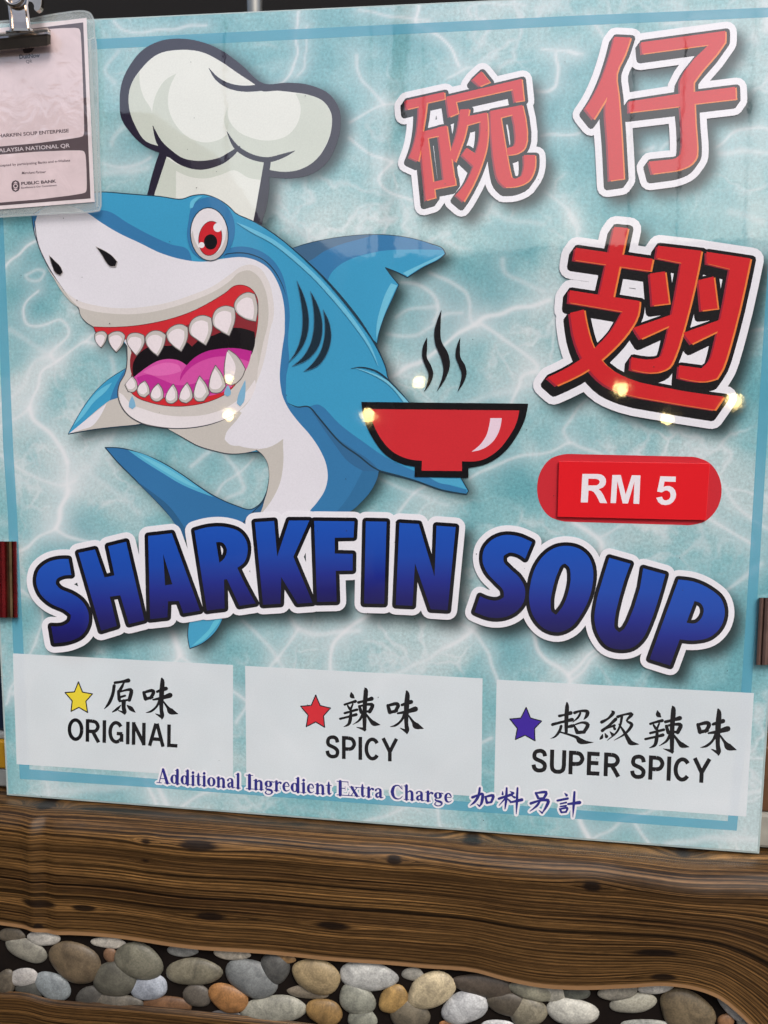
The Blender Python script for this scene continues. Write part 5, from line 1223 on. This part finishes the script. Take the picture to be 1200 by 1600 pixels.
for k, (cx, cy, ra, rb2, an, c) in enumerate(PEB):
    rnd = random.Random(k * 13 + 5); ph = [rnd.uniform(0, 6.28) for _ in range(3)]
    hb = HB + .0003 + .00045 * (k % 4)
    NR, NA = 7, 30; V = []; ca, sa = math.cos(math.radians(an)), math.sin(math.radians(an))
    H = .52 * min(ra, rb2) * .00048; H = min(H, .0065)
    cen = P(cx, cy, hb); ring_ = []
    for a_ in range(NA):
        t = 2 * math.pi * a_ / NA
        w_ = 1 + .05 * math.cos(2 * t + ph[0]) + .035 * math.cos(3 * t + ph[1]) + .015 * math.cos(5 * t + ph[2])
        u, v = ra * w_ * math.cos(t), rb2 * w_ * math.sin(t)
        ring_.append(P(cx + u * ca - v * sa, cy + u * sa + v * ca, hb))
    V.append(cen + Vector((0, -H, 0)))
    for r_i in range(1, NR + 1):
        rho = math.sin(math.pi / 2 * r_i / NR)
        for p in ring_: V.append(cen.lerp(p, rho) + Vector((0, -H * math.sqrt(max(0, 1 - rho * rho)), 0)))
    Fs = [(0, 1 + (a_ + 1) % NA, 1 + a_) for a_ in range(NA)]
    for r_i in range(NR - 1):
        for a_ in range(NA):
            p0_, p1_ = 1 + r_i * NA + a_, 1 + r_i * NA + (a_ + 1) % NA
            Fs.append((p0_, p1_, p1_ + NA, p0_ + NA))
    me = bpy.data.meshes.new('pebble'); me.from_pydata([tuple(v - cen) for v in V], [], Fs); me.polygons.foreach_set('use_smooth', [True] * len(Fs)); me.update()
    bm = bmesh.new(); bm.from_mesh(me); bmesh.ops.recalc_face_normals(bm, faces=bm.faces[:])
    if sum(f.normal.y for f in bm.faces) > 0: bmesh.ops.reverse_faces(bm, faces=bm.faces[:])
    bm.to_mesh(me); bm.free()
    o = link('pebble', me, pebble_mat(c, k), cloth); o.location = cen - cloth.location

# ================================================================== what shows past the board
m_black = paint = None
def plain(nm, c, rough=.7, sc=8.0, amt=.25, met=0.0):
    m, nd, lk, b = new_mat(nm); g_ = N(nd, 'ShaderNodeNewGeometry'); n_ = N(nd, 'ShaderNodeTexNoise', i_Scale=sc, i_Detail=5.0); r_ = N(nd, 'ShaderNodeMapRange', i_From_Min=.3, i_From_Max=.7, i_To_Min=1 - amt, i_To_Max=1 + amt)
    mm = N(nd, 'ShaderNodeMixRGB', blend_type='MULTIPLY'); mm.inputs[0].default_value = 1; mm.inputs[1].default_value = (*lin(c), 1)
    lk.new(g_.outputs['Position'], n_.inputs['Vector']); lk.new(n_.outputs['Fac'], r_.inputs['Value']); lk.new(r_.outputs[0], mm.inputs[2]); lk.new(mm.outputs[0], b.inputs['Base Color'])
    b.inputs['Roughness'].default_value = rough; b.inputs['Metallic'].default_value = met
    return m
bd = solid_box('backdrop', -2.2, 2.2, .75, .80, -.76, 2.4, plain('dark_stall_back', (8, 6, 7), .95), bev=0); tag(bd, kind='structure')
gr = solid_box('pavement', -30, 30, -40, 30, -.80, -.76, plain('pavement', (58, 56, 54), .85, 3.0)); tag(gr, kind='structure')
pp = P(395, 8, 0); post = empty('awning_post', Vector((pp.x - .01, .05, -.0008)), 'thin grey metal post behind the top edge of the board', 'post')
pm = plain('grey_metal', (150, 150, 146), .35, 30, .15, .7)
tube('pole', [Vector((pp.x - .013, .05, z)) for z in (0, .3, .9, 1.6)], .0063, pm, post, 16)
solid_box('foot', pp.x - .035, pp.x + .009, .03, .07, -.0006, .003, pm, post)
pkx = P(6, 1200, 0)
pk = empty('snack_packet', Vector((pkx.x - .035, .03, 0)), 'yellow packet peeking out behind the bottom left corner of the board', 'packet')
py_ = plain('yellow_packet', (150, 112, 24), .35, 40); pw = plain('white_packet', (120, 124, 124), .4, 40); pb = plain('blue_packet', (14, 26, 44), .35, 40)
solid_box('front', pkx.x - .065, pkx.x + .001, .014, .034, 0.018, .045, py_, pk, bev=.002); solid_box('base', pkx.x - .065, pkx.x - .001, .016, .034, .0002, .0178, pw, pk, bev=.002)
solid_box('lid', pkx.x - .064, pkx.x - .002, .016, .032, .0452, .052, pw, pk, bev=.002); solid_box('cap', pkx.x - .06, pkx.x - .004, .018, .03, .0522, .10, pb, pk, bev=.003)
wx = P(1197, 1250, 0)
wp = empty('wooden_upright', Vector((wx.x + .02, .03, 0)), 'brown wooden upright behind the right edge of the board', 'post')
solid_box('shaft', wx.x - .008, wx.x + .05, .012, .05, .03, .085, plain('brown_wood', (92, 62, 38), .5, 60), wp, bev=.002)
solid_box('block', wx.x - .008, wx.x + .055, .010, .052, .0002, .0298, plain('grey_stone', (150, 148, 138), .6, 50), wp, bev=.003)

# ================================================================== across the lane (seen only mirrored in the board's gloss)
def mir(px, py, dist):
    d = ray(px, py); t = (D + dist) / d.y
    return Vector((CAM.x + d.x * t, -dist, CAM.z + d.z * t))
m_st = plain('dark_canvas', (30, 29, 31), .8, 3)
def block(name, pts, d0, depth, mat, parent):
    """a roof outline given by the board pixels it is mirrored at, standing at its real distance"""
    top = [mir(x, y, d0) for x, y in pts]
    ring2 = top + [Vector((top[-1].x, top[-1].y, -.76)), Vector((top[0].x, top[0].y, -.76))]
    n = len(ring2); V = ring2 + [p + Vector((0, -depth, 0)) for p in ring2]
    Fs = [tuple(range(n)), tuple(reversed(range(n, 2 * n)))] + [(i, (i + 1) % n, n + (i + 1) % n, n + i) for i in range(n)]
    o = mesh_from(name, V, Fs, mat, parent)
    bm = bmesh.new(); bm.from_mesh(o.data); bmesh.ops.recalc_face_normals(bm, faces=bm.faces[:]); bm.to_mesh(o.data); bm.free()
    return o
for pts, d0, lab in (([(-500,176),(120,170),(236,176),(300,262),(372,402)], 5.0, 'tall dark canopy stall across the lane, mirrored at the left'),
                 ([(378,392),(430,333),(525,398)], 6.0, 'small pointed dark tent across the lane'),
                 ([(520,402),(700,398),(900,382),(1250,372),(1700,380)], 6.5, 'long low dark canopy across the lane, mirrored at the right')):
    c0 = mir((pts[0][0] + pts[-1][0]) / 2, 400, d0)
    s_ = empty('market_stall', Vector((c0.x, -d0, -.76)), lab, 'market stall')
    block('canopy', pts, d0, 1.2, m_st, s_)
a_, b_ = mir(631, 0, 4.5), mir(602, 400, 4.5)
ps = empty('street_pole', Vector((b_.x, -4.5, -.76)), 'grey street pole across the lane', 'pole')
tube('shaft', [Vector((b_.x, -4.5, -.76)), b_, a_, a_ + (a_ - b_)], .045, plain('pole_grey', (96, 98, 100), .6), ps, 14)
m_bulb, nd, lk, b = new_mat('lit_bulb'); b.inputs['Base Color'].default_value = (.9, .8, .5, 1)
b.inputs['Emission Color'].default_value = (1.0, .74, .30, 1); b.inputs['Emission Strength'].default_value = 12
m_sock = plain('socket', (30, 30, 30), .5)
BULBS = [(358,648,8.5),(575,650,10),(655,597,9),(970,608,9),(1043,656,8),(1147,627,9.5),(359,592,5)]
LABB = ['warm bulb mirrored on the shark\'s chin', 'warm bulb mirrored at the bowl\'s left rim', 'warm bulb mirrored beside the steam', 'warm bulb mirrored on the lowest red character', 'warm bulb mirrored under the lowest red character', 'warm bulb mirrored at the tip of the lowest red character', 'small warm bulb mirrored on the shark\'s lower teeth']
for (x, y, rp_), lb in zip(BULBS, LABB):
    c0 = mir(x, y, 2.4); r = rp_ / F * (D + 2.4) * 1.15
    t_ = empty('light_bulb', c0, lb, 'light bulb', 'warm bulbs hanging across the lane')
    V, Fs = [], []
    for i in range(9):
        th = math.pi * i / 8
        for j in range(14):
            ph_ = 2 * math.pi * j / 14; rr = r * math.sin(th) * (1 - .12 * math.cos(th))
            V.append(c0 + Vector((rr * math.cos(ph_), rr * math.sin(ph_), -r * math.cos(th))) )
    for i in range(8):
        for j in range(14): Fs.append((i * 14 + j, i * 14 + (j + 1) % 14, (i + 1) * 14 + (j + 1) % 14, (i + 1) * 14 + j))
    mesh_from('bulb', V, Fs, m_bulb, t_, smooth=True)
    tube('socket', [c0 + Vector((0, 0, r * .85)), c0 + Vector((0, 0, r * 2.2))], r * .42, m_sock, t_, 10)
    tube('cord', [c0 + Vector((0, 0, r * 2.2)), c0 + Vector((0, 0, 1.6))], .0025, m_sock, t_, 6)

# unseen sheet added just left of the board: keeps the sky off its lower left
nb = empty('shade_blocker', Vector((-.86, -.55, -.76)), 'dark sheet added out of view to shade the lower left of the board', 'market stall')
solid_box('shade_sheet', -.872, -.86, -1.0, -.12, -.76, .34, m_st, nb)
solid_box('upright', -.885, -.855, -.118, -.09, -.76, .38, pm, nb)  # upright added along with the shading sheet, out of view
